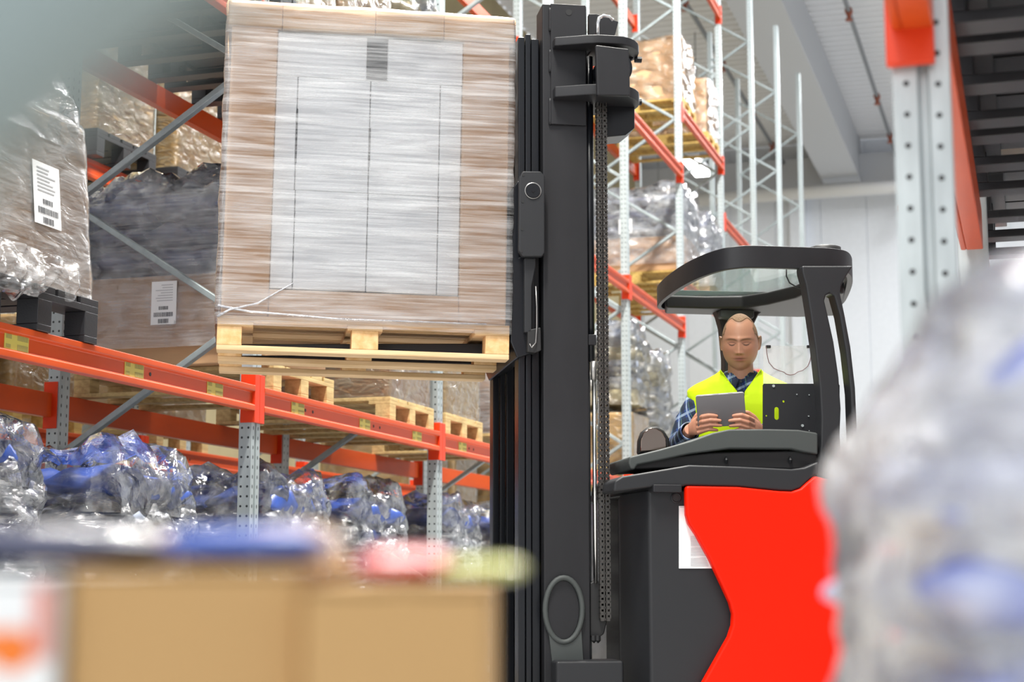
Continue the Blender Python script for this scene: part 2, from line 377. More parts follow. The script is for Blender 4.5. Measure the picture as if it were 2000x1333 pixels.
def beam(k0, n, zc, label, out=-1, s_off=0.0, stickers=(), group=None, hgt=0.13):
    """beam from frame k0 to k0+1 ; zc height above the floor"""
    s0 = post_s(k0)+0.05+s_off; L_ = BAY-0.10
    t = thing('rack_beam', label, 'rack beam', R(s0, n, zc), AROT, group)
    p = beam_profile(hgt)
    if out > 0: p = [(-y, z) for y, z in p]
    p = [(y-0.0 if out < 0 else y, z) for y, z in p]
    q = MB(); q.prism(p, 0.004, L_-0.004, 'x'); q.build('beam', M['orange'], t, bevel=0.004)
    for e in (0, 1):
        q = MB(); x = 0 if e == 0 else L_
        sg = -1 if e == 0 else 1
        yo = -0.012 if out < 0 else 0.012
        xs = sorted((x+sg*0.049, x-sg*0.006))
        ya, yb = (-0.02, -0.004) if out < 0 else (0.004, 0.02)
        q.box(xs[0], xs[1], ya, yb, -0.125, 0.125)
        xs = sorted((x-sg*0.001, x-sg*0.008))
        ya, yb = (-0.02, 0.062) if out < 0 else (-0.062, 0.02)
        q.box(xs[0], xs[1], ya, yb, -0.125, 0.125)
        q.build('end_connector', M['connector'], t, bevel=0.002)
        for zz in (-0.085, -0.03, 0.03, 0.085):
            pass
    for sx in stickers:
        a = MB(); b_ = MB(); sticker_grid(a, b_, sx, 0.002, 0.165, 0.078, -0.0045)
        st = a.build('location_sticker', M['yellow'], t)
        b_.build('print', M['yink'], st)
    if out < 0:
        q = MB()
        for sx in (0.55, 0.65, 1.55, 1.65):
            q.tube([(sx, -0.006, 0.0), (sx, -0.002, 0.0)], 0.009, 8)
        q.build('bolt_hole', M['rubber'], t)
    return t

H = 10.05
names = ['just outside the picture on the left', 'with its upright under the lifted pallet', 'between the lifted pallet and the mast',
         'hidden behind the truck mast', 'first to the right of the lift chain', 'second to the right of the lift chain', 'third to the right of the lift chain',
         'first empty one beyond the loads', 'second from the far end, empty', 'last one at the far end']
for k in range(0, 10):
    frame(post_s(k), A0, H, 'tall galvanised rack frame of the front row, '+names[k])
n2names = {1: 'nearest at the left', 2: 'seen through the left bay', 3: 'seen left of the mast', 4: 'behind the mast', 5: 'left of the lift chain, far back', 6: 'right of the lift chain, far back', 7: 'far back behind the driver'}
for k in range(1, 7):
    frame(post_s(k), N2, 7.4 if k > 2 else 6.5, 'grey rack frame of the second row, '+n2names[k])

Z1, Z2, Z3 = EYE+0.926, EYE+2.92, EYE+4.76
def front_s(px):       # where along the front plane a photo column lies (at main beam height)
    lo, hi = 4.0, 30.0
    for _ in range(40):
        m_ = (lo+hi)/2; P = R(m_, A0, Z1)
        zc_ = P.y*math.cos(PITCH)+(P.z-EYE)*math.sin(PITCH)
        if 1000+F*P.x/zc_ < px: lo = m_
        else: hi = m_
    return lo
STK = [[front_s(p)-post_s(k)-0.05 for p in ps] for k, ps in ((0, (30, 260, 418)), (1, (580, 711, 813)), (2, (902, 972)))]
beam(0, A0, Z1, 'long orange front beam at lower left with yellow location stickers, nearest bay', stickers=STK[0])
beam(1, A0, Z1, 'orange front beam with yellow stickers under the lifted pallet', stickers=STK[1])
beam(2, A0, Z1, 'orange front beam with yellow stickers touching the mast at its left', stickers=STK[2])
beam(3, A0, Z1, 'orange front beam low down behind the mast', stickers=())
beam(4, A0, Z1, 'orange front beam low behind the hood of the truck')
beam(0, A0+DEP, Z1, 'dark orange rear beam at lower left, nearest bay', out=1)
beam(1, A0+DEP, Z1, 'dark orange rear beam under the wrapped load with label', out=1)
beam(2, A0+DEP, Z1, 'dark orange rear beam left of the mast, lower level', out=1)
beam(3, A0+DEP, Z1, 'dark orange rear beam behind the mast, lower level', out=1)
beam(0, A0, Z2, 'orange upper front beam high at upper left beyond the picture edge')
beam(1, A0, Z2, 'orange upper front beam high behind the lifted load')
beam(2, A0, Z2, 'orange front beam of the upper level crossing behind the lifted load')
beam(3, A0, Z2, 'orange front beam of the upper level behind the mast')
beam(4, A0, Z2, 'orange front beam running down behind the overhead guard', )
beam(0, A0+DEP, Z2, 'rusty orange rear beam at upper left edge', out=1)
beam(1, A0+DEP, Z2, 'rusty orange rear beam running down to the top of the lifted load', out=1)
beam(2, A0+DEP, Z2, 'rusty orange rear beam of the upper level behind the lifted load', out=1)
beam(4, A0, Z3, 'orange front beam at the top, right beside the pulley bracket of the mast')
beam(3, A0, Z3, 'orange front beam at the top hidden behind the mast head')
beam(5, A0, EYE+5.52, 'orange front beam under the far wrapped carton loads')
beam(5, A0+DEP, EYE+5.52, 'orange rear beam under the far wrapped carton loads', out=1)
beam(5, A0, EYE+3.43, 'orange front beam under the far sacks, above the driver')
beam(5, A0+DEP, EYE+3.43, 'dark orange rear beam under the far sacks, ends in a red connector', out=1)
beam(4, A0+DEP, EYE+3.43, 'dark orange rear beam just right of the lift chain', out=1)
beam(6, A0, EYE+4.76, 'orange beam of the next empty bay, running down behind the guard')
beam(6, A0, EYE+2.97, 'orange beam left of the driver in the far empty bay')
beam(5, A0, EYE+7.62, 'orange front beam at the very top edge above the far loads')
beam(5, A0+DEP, EYE+7.62, 'orange rear beam at the very top edge above the far loads', out=1)
beam(2, A0+DEP, EYE+5.52, 'orange rear beam peeking above the lifted load at the top edge', out=1)
beam(3, A0+DEP, EYE+5.52, 'orange rear beam left of the mast head at the top edge', out=1)
for k, lab in ((0, 'nearest bay at left'), (1, 'in the gap under the labelled load'), (2, 'left of the mast'), (3, 'farther back left of the mast')):
    beam(k, N2, EYE+0.9, 'red orange beam of the second row, lower level, '+lab)
    beam(k, N2+DEP, EYE+0.9, 'dark red rear beam, second row lower level, '+lab, out=1)
for k, lab in ((0, 'nearest bay at upper left'), (1, 'left of its orange connector'), (2, 'right of its orange connector, under black pallets'), (3, 'hidden behind the lifted load')):
    beam(k, N2, EYE+2.78, 'orange beam of the second row, upper level, '+lab)

# ================================================================== PALLETS
def make_pallet(woods, block, bname, label, smooth=0.0):
    t = thing(bname, label, 'pallet')
    for y in (0.0, 0.35, 0.70):
        q = MB(); wdt = 0.1; q.box(0, 1.2, y, y+wdt, 0, 0.022); q.build('bottom_board', woods, t, bevel=0.003)
    for y in (0.0, 0.35, 0.70):
        for x, wx in ((0, 0.1), (0.545, 0.11), (1.1, 0.1)):
            q = MB(); q.box(x, x+wx, y, y+0.1, 0.022, 0.10); q.build('block', block, t, bevel=0.003)
    for x, wx in ((0, 0.145), (0.5275, 0.145), (1.055, 0.145)):
        q = MB(); q.box(x, x+wx, 0, 0.8, 0.10, 0.122); q.build('cross_board', woods, t, bevel=0.002)
    for y in (0.0, 0.17, 0.33, 0.50, 0.66):
        q = MB(); q.box(0, 1.2, y, y+0.14, 0.122, 0.144); q.build('top_board', woods, t, bevel=0.002)
    return t
PAL = {}
def pallet(kind, s, n, z, label, group=None):
    """near front corner at s, n ; 0.8 along the aisle, 1.2 deep"""
    key = kind
    if key not in PAL:
        w_, b_ = {'wood': (M['wood'], M['woodblock']), 'gold': (M['woodgold'], M['woodgold']), 'pale': (M['woodpale'], M['woodpale']), 'black': (M['blackpallet'], M['blackpallet'])}[kind]
        t = make_pallet(w_, b_, 'plastic_pallet' if kind == 'black' else 'wooden_pallet', label); PAL[key] = t
        if kind == 'black':
            for c_ in COL.objects:
                if c_.parent == t:
                    for v_ in c_.data.vertices: v_.co.z *= 1.3
    else:
        t = copy_tree(PAL[key])
    t['label'] = label
    if group: t['group'] = group
    # local x (1.2 long) -> n ; local y (0.8) -> s
    t.location = R(s+0.8, n, z); t.rotation_euler = (0, 0, AROT+math.pi/2)
    return t
BT = 0.066   # beam half height
PLH = 0.144
PLB = 0.144*1.3

# ================================================================== LOADS
def shell(x0, x1, y0, y1, z0, z1, nx, ny, nz, amp, freq, rnd=0.06, seed=0, taper=0.0, topamp=0.0, open_bottom=True):
    """wrinkled closed skin round a box"""
    bm = bmesh.new()
    V = {}
    def vert(i, j, k):
        key = (i, j, k)
        if key in V: return V[key]
        u, v, w_ = i/nx, j/ny, k/nz
        p = Vector((x0+(x1-x0)*u, y0+(y1-y0)*v, z0+(z1-z0)*w_))
        c_ = Vector(((x0+x1)/2, (y0+y1)/2, 0)); 
        # rounded vertical and top edges
        inner = Vector((min(max(p.x, x0+rnd), x1-rnd), min(max(p.y, y0+rnd), y1-rnd), min(p.z, z1-rnd)))
        d = p-inner
        if d.length > 1e-6 and sum(abs(e) > 1e-6 for e in d) > 1: p = inner+d.normalized()*rnd
        n = (p-inner).normalized() if (p-inner).length > 1e-6 else Vector((0, 0, 1))
        q = Vector((p.x*freq[0]+seed, p.y*freq[1]+seed*2, p.z*freq[2]))
        a = noise.noise(q)*0.65+noise.noise(q*2.3)*0.35
        p = p+n*a*amp*2
        if k == nz: p.z += (abs(noise.noise(Vector((p.x*3.3+seed, p.y*3.3, seed))))*1.5+abs(noise.noise(Vector((p.x*11+seed, p.y*11, seed))))*0.45)*topamp
        elif w_ > 0.9: p.z += (abs(noise.noise(Vector((p.x*3.3+seed, p.y*3.3, seed))))*1.5)*topamp*0.6
        if taper:
            p.x = c_.x+(p.x-c_.x)*(1-taper*w_); p.y = c_.y+(p.y-c_.y)*(1-taper*w_)
        V[key] = bm.verts.new(p); return V[key]
    def quad(a, b_, c_, d_):
        try: bm.faces.new((a, b_, c_, d_))
        except ValueError: pass
    for i in range(nx):
        for k in range(nz):
            quad(vert(i, 0, k), vert(i+1, 0, k), vert(i+1, 0, k+1), vert(i, 0, k+1))
            quad(vert(i+1, ny, k), vert(i, ny, k), vert(i, ny, k+1), vert(i+1, ny, k+1))
        for j in range(ny):
            quad(vert(i, j, nz), vert(i+1, j, nz), vert(i+1, j+1, nz), vert(i, j+1, nz))
    for j in range(ny):
        for k in range(nz):
            quad(vert(0, j+1, k), vert(0, j, k), vert(0, j, k+1), vert(0, j+1, k+1))
            quad(vert(nx, j, k), vert(nx, j+1, k), vert(nx, j+1, k+1), vert(nx, j, k+1))
    me = bpy.data.meshes.new('film'); bm.to_mesh(me); bm.free()
    for p in me.polygons: p.use_smooth = True
    return me
def add_shell(t, m, *a, name='film', **k):
    o = bpy.data.objects.new(name, shell(*a, **k)); o.data.materials.append(m); COL.objects.link(o); o.parent = t
    return o
def sack_mesh(L_, W_, T_, seed, m):
    q = MB(); rings = []
    n = 14; sg = 18
    for i in range(n+1):
        u = i/n; x = (u-0.5)*L_
        e = max(0.04, (1-abs(2*u-1)**5))**0.5
        ring = []
        for k in range(sg):
            a = 2*math.pi*k/sg; cy, sz = math.cos(a), math.sin(a)
            yy = math.copysign(abs(cy)**0.6, cy)*W_/2*(0.9+0.1*e); zz = math.copysign(abs(sz)**0.75, sz)*T_/2*e
            p = Vector((x, yy, zz)); d = noise.noise(Vector((x*7+seed, yy*7, zz*9+seed)))*T_*0.28
            ring.append((x+d*0.3, yy*(1+d), zz+d))
        rings.append(ring)
    q.loft(rings); return q.mesh('sack', m, True)
def tagged_label(t, face, x, z, w_, h, off=0.004):
    """white shipping label with bar codes. face 'x0': on the -x side (x is then the y coordinate)"""
    a = MB(); b_ = MB(); c_ = MB()
    def bx(q, u0, u1, z0, z1, d0, d1):
        if face == 'x0': q.box(off-d1, off-d0, min(u0, u1), max(u0, u1), z0, z1)
        else: q.box(min(u0, u1), max(u0, u1), off-d1, off-d0, z0, z1)
    bx(a, x-w_/2, x+w_/2, z-h/2, z+h/2, 0, 0.003)
    rnd = random.Random(3)
    for (zz, hh, ww) in ((-0.12, 0.08, 0.36), (-0.27, 0.10, 0.74), (-0.42, 0.10, 0.40)):
        k = -ww/2
        while k < ww/2:
            st = rnd.choice((0.015, 0.03, 0.022)); bx(b_, x+k*w_, x+(k+st)*w_, z+(zz-hh/2)*h, z+(zz+hh/2)*h, 0.0035, 0.0045); k += st+rnd.choice((0.015, 0.025))
    for i in range(7):
        zz = 0.42-i*0.06
        bx(c_, x-0.36*w_, x+(0.36-rnd.random()*0.3)*w_, z+zz*h, z+(zz-0.018)*h, 0.0035, 0.0045)
    st = a.build('shipping_label', M['sticker'], t); b_.build('bar_code', M['ink'], st); c_.build('small_print', M['inkgrey'], st)
    return st

# all rack loads are local: x along s (0..0.8), y along n (0..1.2)
def load_at(s, n, z, name, label, cat='load', lean=(0, 0)):
    t = thing(name, label, cat, R(s, n, z), AROT)
    t.rotation_euler = (lean[0], lean[1], AROT)
    return t
def carton_load(s, n, z, h, label, card='card', fm='filmload', lean=(0, 0), crumple_top=0.0, tiers=1, w_=0.8, d=1.2, lab=None, amp=0.006):
    t = load_at(s, n, z, 'wrapped_carton_load', label, 'wrapped load', lean)
    th_ = h/tiers
    for i in range(tiers):
        q = MB(); q.box(0.02, w_-0.02, 0.02, d-0.02, i*th_+0.002, (i+1)*th_-0.004); q.build('carton', M[card], t, bevel=0.012)
    add_shell(t, M[fm], 0.008, w_-0.008, 0.008, d-0.008, 0.0, h+0.012, 24, 30, 26, amp, (6, 6, 10), rnd=0.03, seed=s*3.1+z, topamp=crumple_top)
    if lab: tagged_label(t, *lab)
    return t
SACK = {}
def sack_load(s, n, z, layers, label, cols=('sacknavy', 'sackgrey', 'sackblue'), fm='filmgrey', w_=0.85, d=1.2, th_=0.16, lean=(0, 0), base=0.0, top=True, cardh=0.0, crumple=0.07, lab=None, amp=0.035, topc=None):
    t = load_at(s, n, z, 'wrapped_sack_load', label, 'wrapped sacks', lean)
    z0 = 0
    if cardh:
        q = MB(); q.box(0.02, w_-0.02, 0.02, d-0.02, 0.002, cardh); q.build('carton', M['card'], t, bevel=0.012); z0 = cardh
    rnd = random.Random(int(s*100))
    for L_ in range(layers):
        col = cols[L_ % len(cols)]
        for c_ in range(3):
            cc = cols[rnd.randrange(len(cols))] if rnd.random() < 0.5 else col
            if topc and L_ >= layers-1: cc = topc
            key = (cc, rnd.randrange(3), w_)
            if key not in SACK: SACK[key] = sack_mesh(w_*0.85, 0.40, th_*1.12, key[1]*5.0, M[cc])
            o = bpy.data.objects.new('sack', SACK[key]); COL.objects.link(o); o.parent = t
            o.location = (w_/2+rnd.uniform(-0.02, 0.02), d*(c_+0.5)/3, z0+th_*(L_+0.5)+0.02); o.rotation_euler = (0, 0, rnd.uniform(-0.06, 0.06))
    hh = z0+layers*th_
    add_shell(t, M[fm], -0.02, w_+0.02, -0.02, d+0.02, (cardh*0.2 if cardh else 0.002), hh-th_*0.75 if topc else hh+0.03, 34, 44, 40, amp, (5, 5, 9), rnd=0.11, seed=s*1.7, topamp=crumple)
    if top:
        add_shell(t, M['filmtop'], 0.0, w_, 0.0, d, hh-th_*1.1, hh+0.07, 16, 22, 6, 0.03, (9, 9, 9), rnd=0.08, seed=s*2.9, topamp=0.10, name='loose_film')
    if lab: tagged_label(t, *lab)
    return t

ZS1 = Z1+BT; ZS2 = Z2+BT
# --- left rack, main level
pallet('black', 5.40, A0-0.03, ZS1, 'black plastic pallet at the left edge on the near orange beam')
t = carton_load(5.40, A0-0.03, ZS1+PLB, 0.72, 'big film wrapped carton with white label at the left edge, on the black plastic pallet', card='cardpale', fm='filmload', lab=('y0', 0.44, 0.37, 0.19, 0.25), crumple_top=0.02, d=1.1)
L1 = t
# billowing film on top and hanging over the pallet
add_shell(t, M['filmgrey'], -0.02, 0.79, 0.0, 1.1, 0.60, 1.35, 26, 30, 26, 0.035, (4, 4, 6), rnd=0.10, seed=4.2, taper=0.22, topamp=0.08, name='billowing_film')
t2 = MB()
rr = random.Random(5)
N_, M_ = 44, 16
for i in range(N_+1):
    for j in range(M_+1):
        u, v = i/N_, j/M_
        x = -0.02+0.62*u
        z = 0.13-(0.24+0.10*noise.noise(Vector((u*5, 1, 3)))*1.5)*v*(1-0.5*u)
        y = -0.015-0.05*abs(noise.noise(Vector((u*7, v*3, 7))))-0.02*math.sin(v*3.1)
        t2.v.append((x, y, z))
for i in range(N_):
    for j in range(M_):
        a = i*(M_+1)+j; t2.f.append((a, a+1, a+M_+2, a+M_+1))
t2.build('film_flap', M['filmgrey'], t, smooth=True)
for o_ in [c_ for c_ in COL.objects if c_.parent == L1 or (c_.parent and c_.parent.parent == L1)]:   # the whole load leans to the left
    for v_ in o_.data.vertices: v_.co.x -= 0.15*max(0, v_.co.z)

pallet('pale', 8.0, A0, ZS1, 'wooden pallet on the orange beam just right of the upright under the lifted load')
t = sack_load(7.93, A0, ZS1+PLH, 3, 'labelled carton topped with dark blue sacks, wrapped, left of the lifted load', cols=('sacknavy', 'sacknavy', 'sackblue'), fm='filmload', cardh=0.50, th_=0.15, w_=0.82, crumple=0.10, lab=('x0', 0.61, 0.34, 0.15, 0.235, -0.022), amp=0.012)
pallet('pale', 9.68, A0, ZS1, 'pale wooden pallet on the orange beam left of the second grey upright')
carton_load(9.68, A0, ZS1+PLH, 0.95, 'wrapped brown carton load between the lifted pallet and the second grey upright', fm='filmgold', tiers=1)
pallet('pale', 10.72, A0, ZS1, 'small looking wooden pallet right of the second grey upright')
carton_load(10.72, A0, ZS1+PLH, 1.0, 'narrow golden wrapped carton load right of the second grey upright', card='cardyellow', fm='filmgold')
pallet('pale', 12.35, A0, ZS1, 'wooden pallet touching the left edge of the mast')
carton_load(12.35, A0, ZS1+PLH, 0.62, 'wrapped brown cartons seen touching the left edge of the mast', fm='filmload')
sack_load(12.35, A0, ZS1+PLH+0.70, 2, 'shiny dark wrapped sacks on top of the brown cartons beside the mast', fm='filmgrey')
# --- second row, main level
for s_, kind, lab in ((5.2, 'pale', 'nearest at left'), (6.2, 'gold', 'behind the tall carton'), (7.95, 'gold', 'under the labelled load, farther back'), (9.0, 'gold', 'left of the second upright, farther back'), (10.8, 'pale', 'behind the second upright')):
    pallet(kind, s_, N2, EYE+0.9+BT, 'wooden pallet of the second row, '+lab)
    if s_ in (5.2, 6.2):
        carton_load(s_, N2, EYE+0.9+BT+PLH, 1.0, 'wrapped load standing in the second row, '+lab, fm='filmgold')
    else:
        carton_load(s_, N2, EYE+0.9+BT+PLH, 0.55, 'low golden wrapped load in the second row, '+lab, card='cardyellow', fm='filmgold')
# --- upper level (seen from below)
for s_, lab in ((5.15, 'at the upper left corner'), (6.05, 'upper left, second from the corner'), (6.92, 'upper left beside the lifted load')):
    pallet('black', s_, A0-0.02, ZS2, 'dark pallet seen from below on the top beams '+lab)
    carton_load(s_, A0-0.02, ZS2+PLB, 1.0, 'wrapped load on the high dark pallet '+lab, fm='filmload')
for s_, lab, cd in ((7.95, 'left of the lifted load top', 'cardyellow'), (8.85, 'behind the lifted load top', 'card'), (9.72, 'just above the lifted load', 'cardyellow')):
    pallet('black', s_, A0-0.02, ZS2, 'dark pallet on the upper beams '+lab)  # black pallet kind used here to give the shade under the boards
    if s_ > 9: sack_load(s_, A0-0.02, ZS2+PLB, 5, 'clear wrapped sacks on the upper level '+lab, fm='filmgold', cols=('sackcream', 'sackgrey', 'sackcream'), w_=0.72)
    else: carton_load(s_, A0-0.02, ZS2+PLB, 1.0, 'golden wrapped load on the upper level '+lab, card=cd, fm='filmgold')
# second row upper level, black pallets
for s_, hh, lab in ((9.66, 0.85, 'left one, above the blue sacks'), (10.78, 0.8, 'right one, next to the lifted load')):
    pallet('black', s_, N2-0.12, EYE+2.78+BT, 'black plastic pallet of the second row upper level, '+lab)
    carton_load(s_, N2-0.12, EYE+2.78+BT+PLB, hh, 'film wrapped cartons on second row black pallet, '+lab, card='cardyellow', fm='filmgold')
# --- floor level sack stacks
floor_loads = [(5.05, 7, 'dark film wrapped sack stack at the left picture edge', ('sacknavy', 'sackgrey'), 0.9, 1.36),
               (6.35, 7, 'wide shiny wrapped sack stack with blue top sacks, left of the first grey upright', ('sackgrey', 'sackblue', 'sackgrey'), 0.9, 1.27),
               (7.95, 7, 'wrapped blue sack stack standing behind the first grey upright', ('sackgrey', 'sackblue'), 0.9, 1.27),
               (9.15, 7, 'silvery wrapped sack stack between the two grey uprights', ('sackgrey', 'sacknavy'), 0.95, 1.27),
               (10.75, 7, 'dark wrapped sack stack behind the second grey upright', ('sacknavy', 'sackgrey'), 0.85, 1.27),
               (12.2, 7, 'glossy navy sack stack with bright film at the left of the mast', ('sacknavy', 'sackgrey'), 0.9, 1.27)]
for s_, L_, lab, cols, w_, top_z in floor_loads:
    pallet('pale', s_, A0+0.02, 0, 'floor pallet under the '+' '.join(lab.replace('wrapped ', '').replace(' standing', '').split()[:11]))
    hh = top_z-PLH-0.02
    sack_load(s_, A0+0.02, PLH, L_, lab, cols=cols, w_=w_, th_=(hh-0.04)/L_, crumple=0.08, topc='sackblue')
# --- right part of the same row
zb = EYE+5.52+BT
for i, (s_, hh, lab) in enumerate(((19.15, 0.75, 'nearer one under the far ceiling'), (20.75, 0.72, 'farther one at the bay end'))):
    pallet('gold', s_, A0, zb, 'golden wooden pallet high on the far beams, '+lab)
    carton_load(s_, A0, zb+PLH, hh, 'wrapped cardboard load high on the far rack, '+lab, fm='filmgold', crumple_top=0.06, amp=0.02)
zb = EYE+3.43+BT
for i, (s_, lab) in enumerate(((19.15, 'nearer one with label, above the guard'), (20.75, 'farther one behind the guard'))):
    pallet('gold', s_, A0, zb, 'golden wooden pallet on the far middle beams, '+lab)
    sack_load(s_, A0, zb+PLH, 3, 'wrapped carton with grey sacks, far middle level, '+lab, cardh=0.42, th_=0.17, cols=('sackgrey', 'sacknavy', 'sackgrey'), fm='filmload', lab=('x0', 0.72, 0.55, 0.16, 0.18, -0.03), amp=0.02)
zb = Z1+BT
pallet('pale', 16.35, A0, zb, 'wooden pallet beside the lift chain behind the truck hood')
t = carton_load(16.35, A0+0.0, zb+PLH, 0.55, 'golden cardboard in cloudy film beside the lift chain', card='cardyellow', fm='filmgold')
sack_load(16.35, A0, zb+PLH+0.62, 5, 'tall slumping pile of film wrapped sacks beside the lift chain', cols=('sackcream', 'sackgrey', 'sackcream'), fm='filmgold', th_=0.15, w_=0.7)
pallet('pale', 17.4, A0, zb, 'wooden pallet behind the far grey upright')
sack_load(17.4, A0, zb+PLH, 8, 'lumpy cream film wrapped sack pile behind the far grey upright', cols=('sackcream', 'sackgrey'), fm='filmgold', th_=0.155)
pallet('pale', 19.2, A0, EYE+0.6, 'wooden pallet under the round wrapped sacks left of the driver')
sack_load(19.2, A0, EYE+0.6+PLH, 7, 'rounded blue and white wrapped sack pile left of the driver', cols=('sackgrey', 'sackblue', 'sackcream'), fm='filmgold', th_=0.15)
beam(5, A0, EYE+0.6-BT, 'low orange beam hidden behind the truck hood')
beam(5, A0+DEP, EYE+0.6-BT, 'low orange rear beam hidden behind the truck hood', out=1)
# tall tan loads behind (second row)
for s_, lab in ((16.4, 'nearest to the chain'), (17.4, 'middle of the three'), (19.2, 'right of the three')):
    carton_load(s_, N2, PLH, 4.6, 'tall tan wrapped cartons standing behind the far racks, '+lab, card='cardyellow', fm='filmgold', tiers=4)
    pallet('pale', s_, N2, 0, 'wooden pallet below the tall tan cartons, '+lab)

# ================================================================== REACH TRUCK
TY = rad(9); TO = Vector((0, 6.9))
TU = Vector((math.cos(TY), math.sin(TY))); TV = Vector((-math.sin(TY), math.cos(TY)))
def T(px, py, yt=0.0):
    """photo measurement -> truck coordinates (x along the truck, z above the floor) on the plane y=yt"""
    X = (px-1000)/F; Y = (666.5-py)/F
    r = Vector((X, math.cos(PITCH)-Y*math.sin(PITCH), math.sin(PITCH)+Y*math.cos(PITCH)))
    t = (yt+TO.dot(TV))/(r.x*TV.x+r.y*TV.y)
    return ((Vector((r.x*t, r.y*t))-TO).dot(TU), r.z*t+EYE)
def TX(px, yt=0.0, py=700): return T(px, py, yt)[0]
def TZ(py, px=1100, yt=0.0): return T(px, py, yt)[1]
def poly(pts, yt): return [T(a, b, yt) for a, b in pts]
def t2w(x, y, z): 
    q = TO+TU*x+TV*y; return Vector((q.x, q.y, z))
truck = thing('reach_truck', 'red and black reach truck with its black mast raised and a pallet on the forks', 'forklift', (TO.x, TO.y, 0), TY)

# ---- mast
xa, xb = TX(1061), TX(1150)
ztop = TZ(9, 1100)
for y0, nm in ((0.0, None), (0.72, None)):
    q = MB(); q.prism([(xa, y0), (xb, y0), (xb, y0+0.15), (xb-0.035, y0+0.15), (xb-0.035, y0+0.03), (xa+0.035, y0+0.03), (xa+0.035, y0+0.15), (xa, y0+0.15)] if y0 == 0 else
                      [(xa, y0), (xa+0.035, y0), (xa+0.035, y0+0.12), (xb-0.035, y0+0.12), (xb-0.035, y0), (xb, y0), (xb, y0+0.15), (xa, y0+0.15)], 0.05, ztop if y0 == 0 else ztop-0.03, 'z')
    mast = q.build('mast_upright', M['black'], truck, bevel=0.006)
    if y0 == 0: mast0 = mast
# inner stages in front of the outer uprights
for (pa, pb, top, yo, depth) in ((1014, 1027, 70, 0.02, 0.10), (1029, 1040, 62, 0.03, 0.10), (1042, 1058, 68, 0.05, 0.09)):
    q = MB(); q.box(TX(pa), TX(pb), yo, yo+depth, 0.06, TZ(top, 1030)); q.build('mast_rail', M['blackdark'], truck, bevel=0.004)
    q = MB(); q.box(TX(pa), TX(pb), 0.87-yo-depth, 0.87-yo, 0.06, TZ(top, 1030)); q.build('mast_rail', M['blackdark'], truck, bevel=0.004)
# web closing the channel behind the rails
q = MB(); q.box(TX(1040), xa+0.01, 0.10, 0.14, 0.06, TZ(75)); q.build('mast_web', M['blackdark'], truck)
# mounting plate with weld seam and hole
q = MB(); q.box(TX(1077), TX(1147), -0.014, 0.0, TZ(245), TZ(10)); pl = q.build('head_plate', M['black'], truck, bevel=0.003)
q = MB(); hx, hz = T(1111, 24, -0.015); q.tube([(hx, -0.0155, hz), (hx, -0.0135, hz)], 0.014, 16); q.build('bolt_hole', M['rubber'], pl)
q = MB()
for a_, b_ in ((15, 60), (97, 140), (192, 243)):
    pts_ = [T(1075, a_+(b_-a_)*i/8, -0.01) for i in range(9)]
    q.tube([(p[0], -0.006+0.002*(i % 2), p[1]) for i, p in enumerate(pts_)], 0.007, 6)
q.build('weld_seam', M['black'], pl, smooth=True)
def shelf(y0px, y1px, label):
    # a thick horizontal plate wrapping round the pulley; plan outline in (x, y)
    x0, x1, x2 = TX(1080), TX(1140), TX(1160)
    xr = TX(1250, 0.05)
    out = [(x0, -0.014), (x0, -0.065), (x1, -0.12), (x2, -0.13)]
    cx, cy, rx, ry = TX(1195, 0), 0.03, xr-TX(1195, 0), 0.16
    for i in range(13):
        a = rad(-90+i*15); out.append((cx+rx*math.cos(a), cy+ry*math.sin(a)))
    out += [(x2-0.01, 0.19), (x2-0.01, -0.014)]
    z0, z1 = TZ(y1px), TZ(y0px)
    q = MB(); q.prism(out, z0, z1, 'z'); return q.build('pulley_bracket', M['black'], truck, bevel=0.005)
shelf(83, 100, ''); shelf(178, 199, '')
q = MB(); a_ = poly([(1163, 88), (1228, 96), (1231, 188), (1166, 187)], -0.16); q.prism(a_, -0.165, -0.14, 'y'); q.build('pulley_cover', M['black'], truck, bevel=0.006)
cx, cz = TX(1197), TZ(140)
q = MB(); q.tube([(cx, -0.10, cz), (cx, 0.10, cz)], 0.075, 28); q.build('pulley', M['blackdark'], truck, bevel=0.004)
# curved guard right of the pulley
out = []
for i in range(13):
    a = i/12; out.append((TX(1248)-0.045*math.sin(a*math.pi), TZ(178)+(TZ(100)-TZ(178))*a))
q = MB(); q.prism([(TX(1222)-0.02, TZ(178)), *out, (TX(1222)-0.02, TZ(100))][::-1], 0.04, 0.12, 'y'); q.build('pulley_guard', M['black'], truck)
for py in (117, 200):
    q = MB(); bx_, bz_ = T(1253, py, 0.04); q.tube([(bx_-0.03, 0.04, bz_), (bx_-0.001, 0.04, bz_)], 0.014, 6); q.build('bolt', M['black'], truck)
q = MB(); q.prism(poly([(1183, 205), (1240, 205), (1240, 250), (1222, 264), (1183, 268)], 0.03), 0.03, 0.17, 'y'); q.build('bracket_foot', M['blackdark'], truck, bevel=0.005)
q = MB(); q.prism(poly([(1150, 27), (1165, 27), (1208, 42), (1202, 66), (1192, 82), (1150, 80)], 0.08), 0.08, 0.11, 'y'); q.build('head_lug', M['black'], truck, bevel=0.003)
hk = [T(*p, 0.0) for p in ((1167, 80), (1167, 45), (1170, 35), (1178, 31), (1190, 33), (1197, 40))]
q = MB(); q.tube([(p[0], 0.0, p[1]) for p in hk], 0.008, 10); q.build('bent_pipe', M['chrome'], truck, smooth=True)
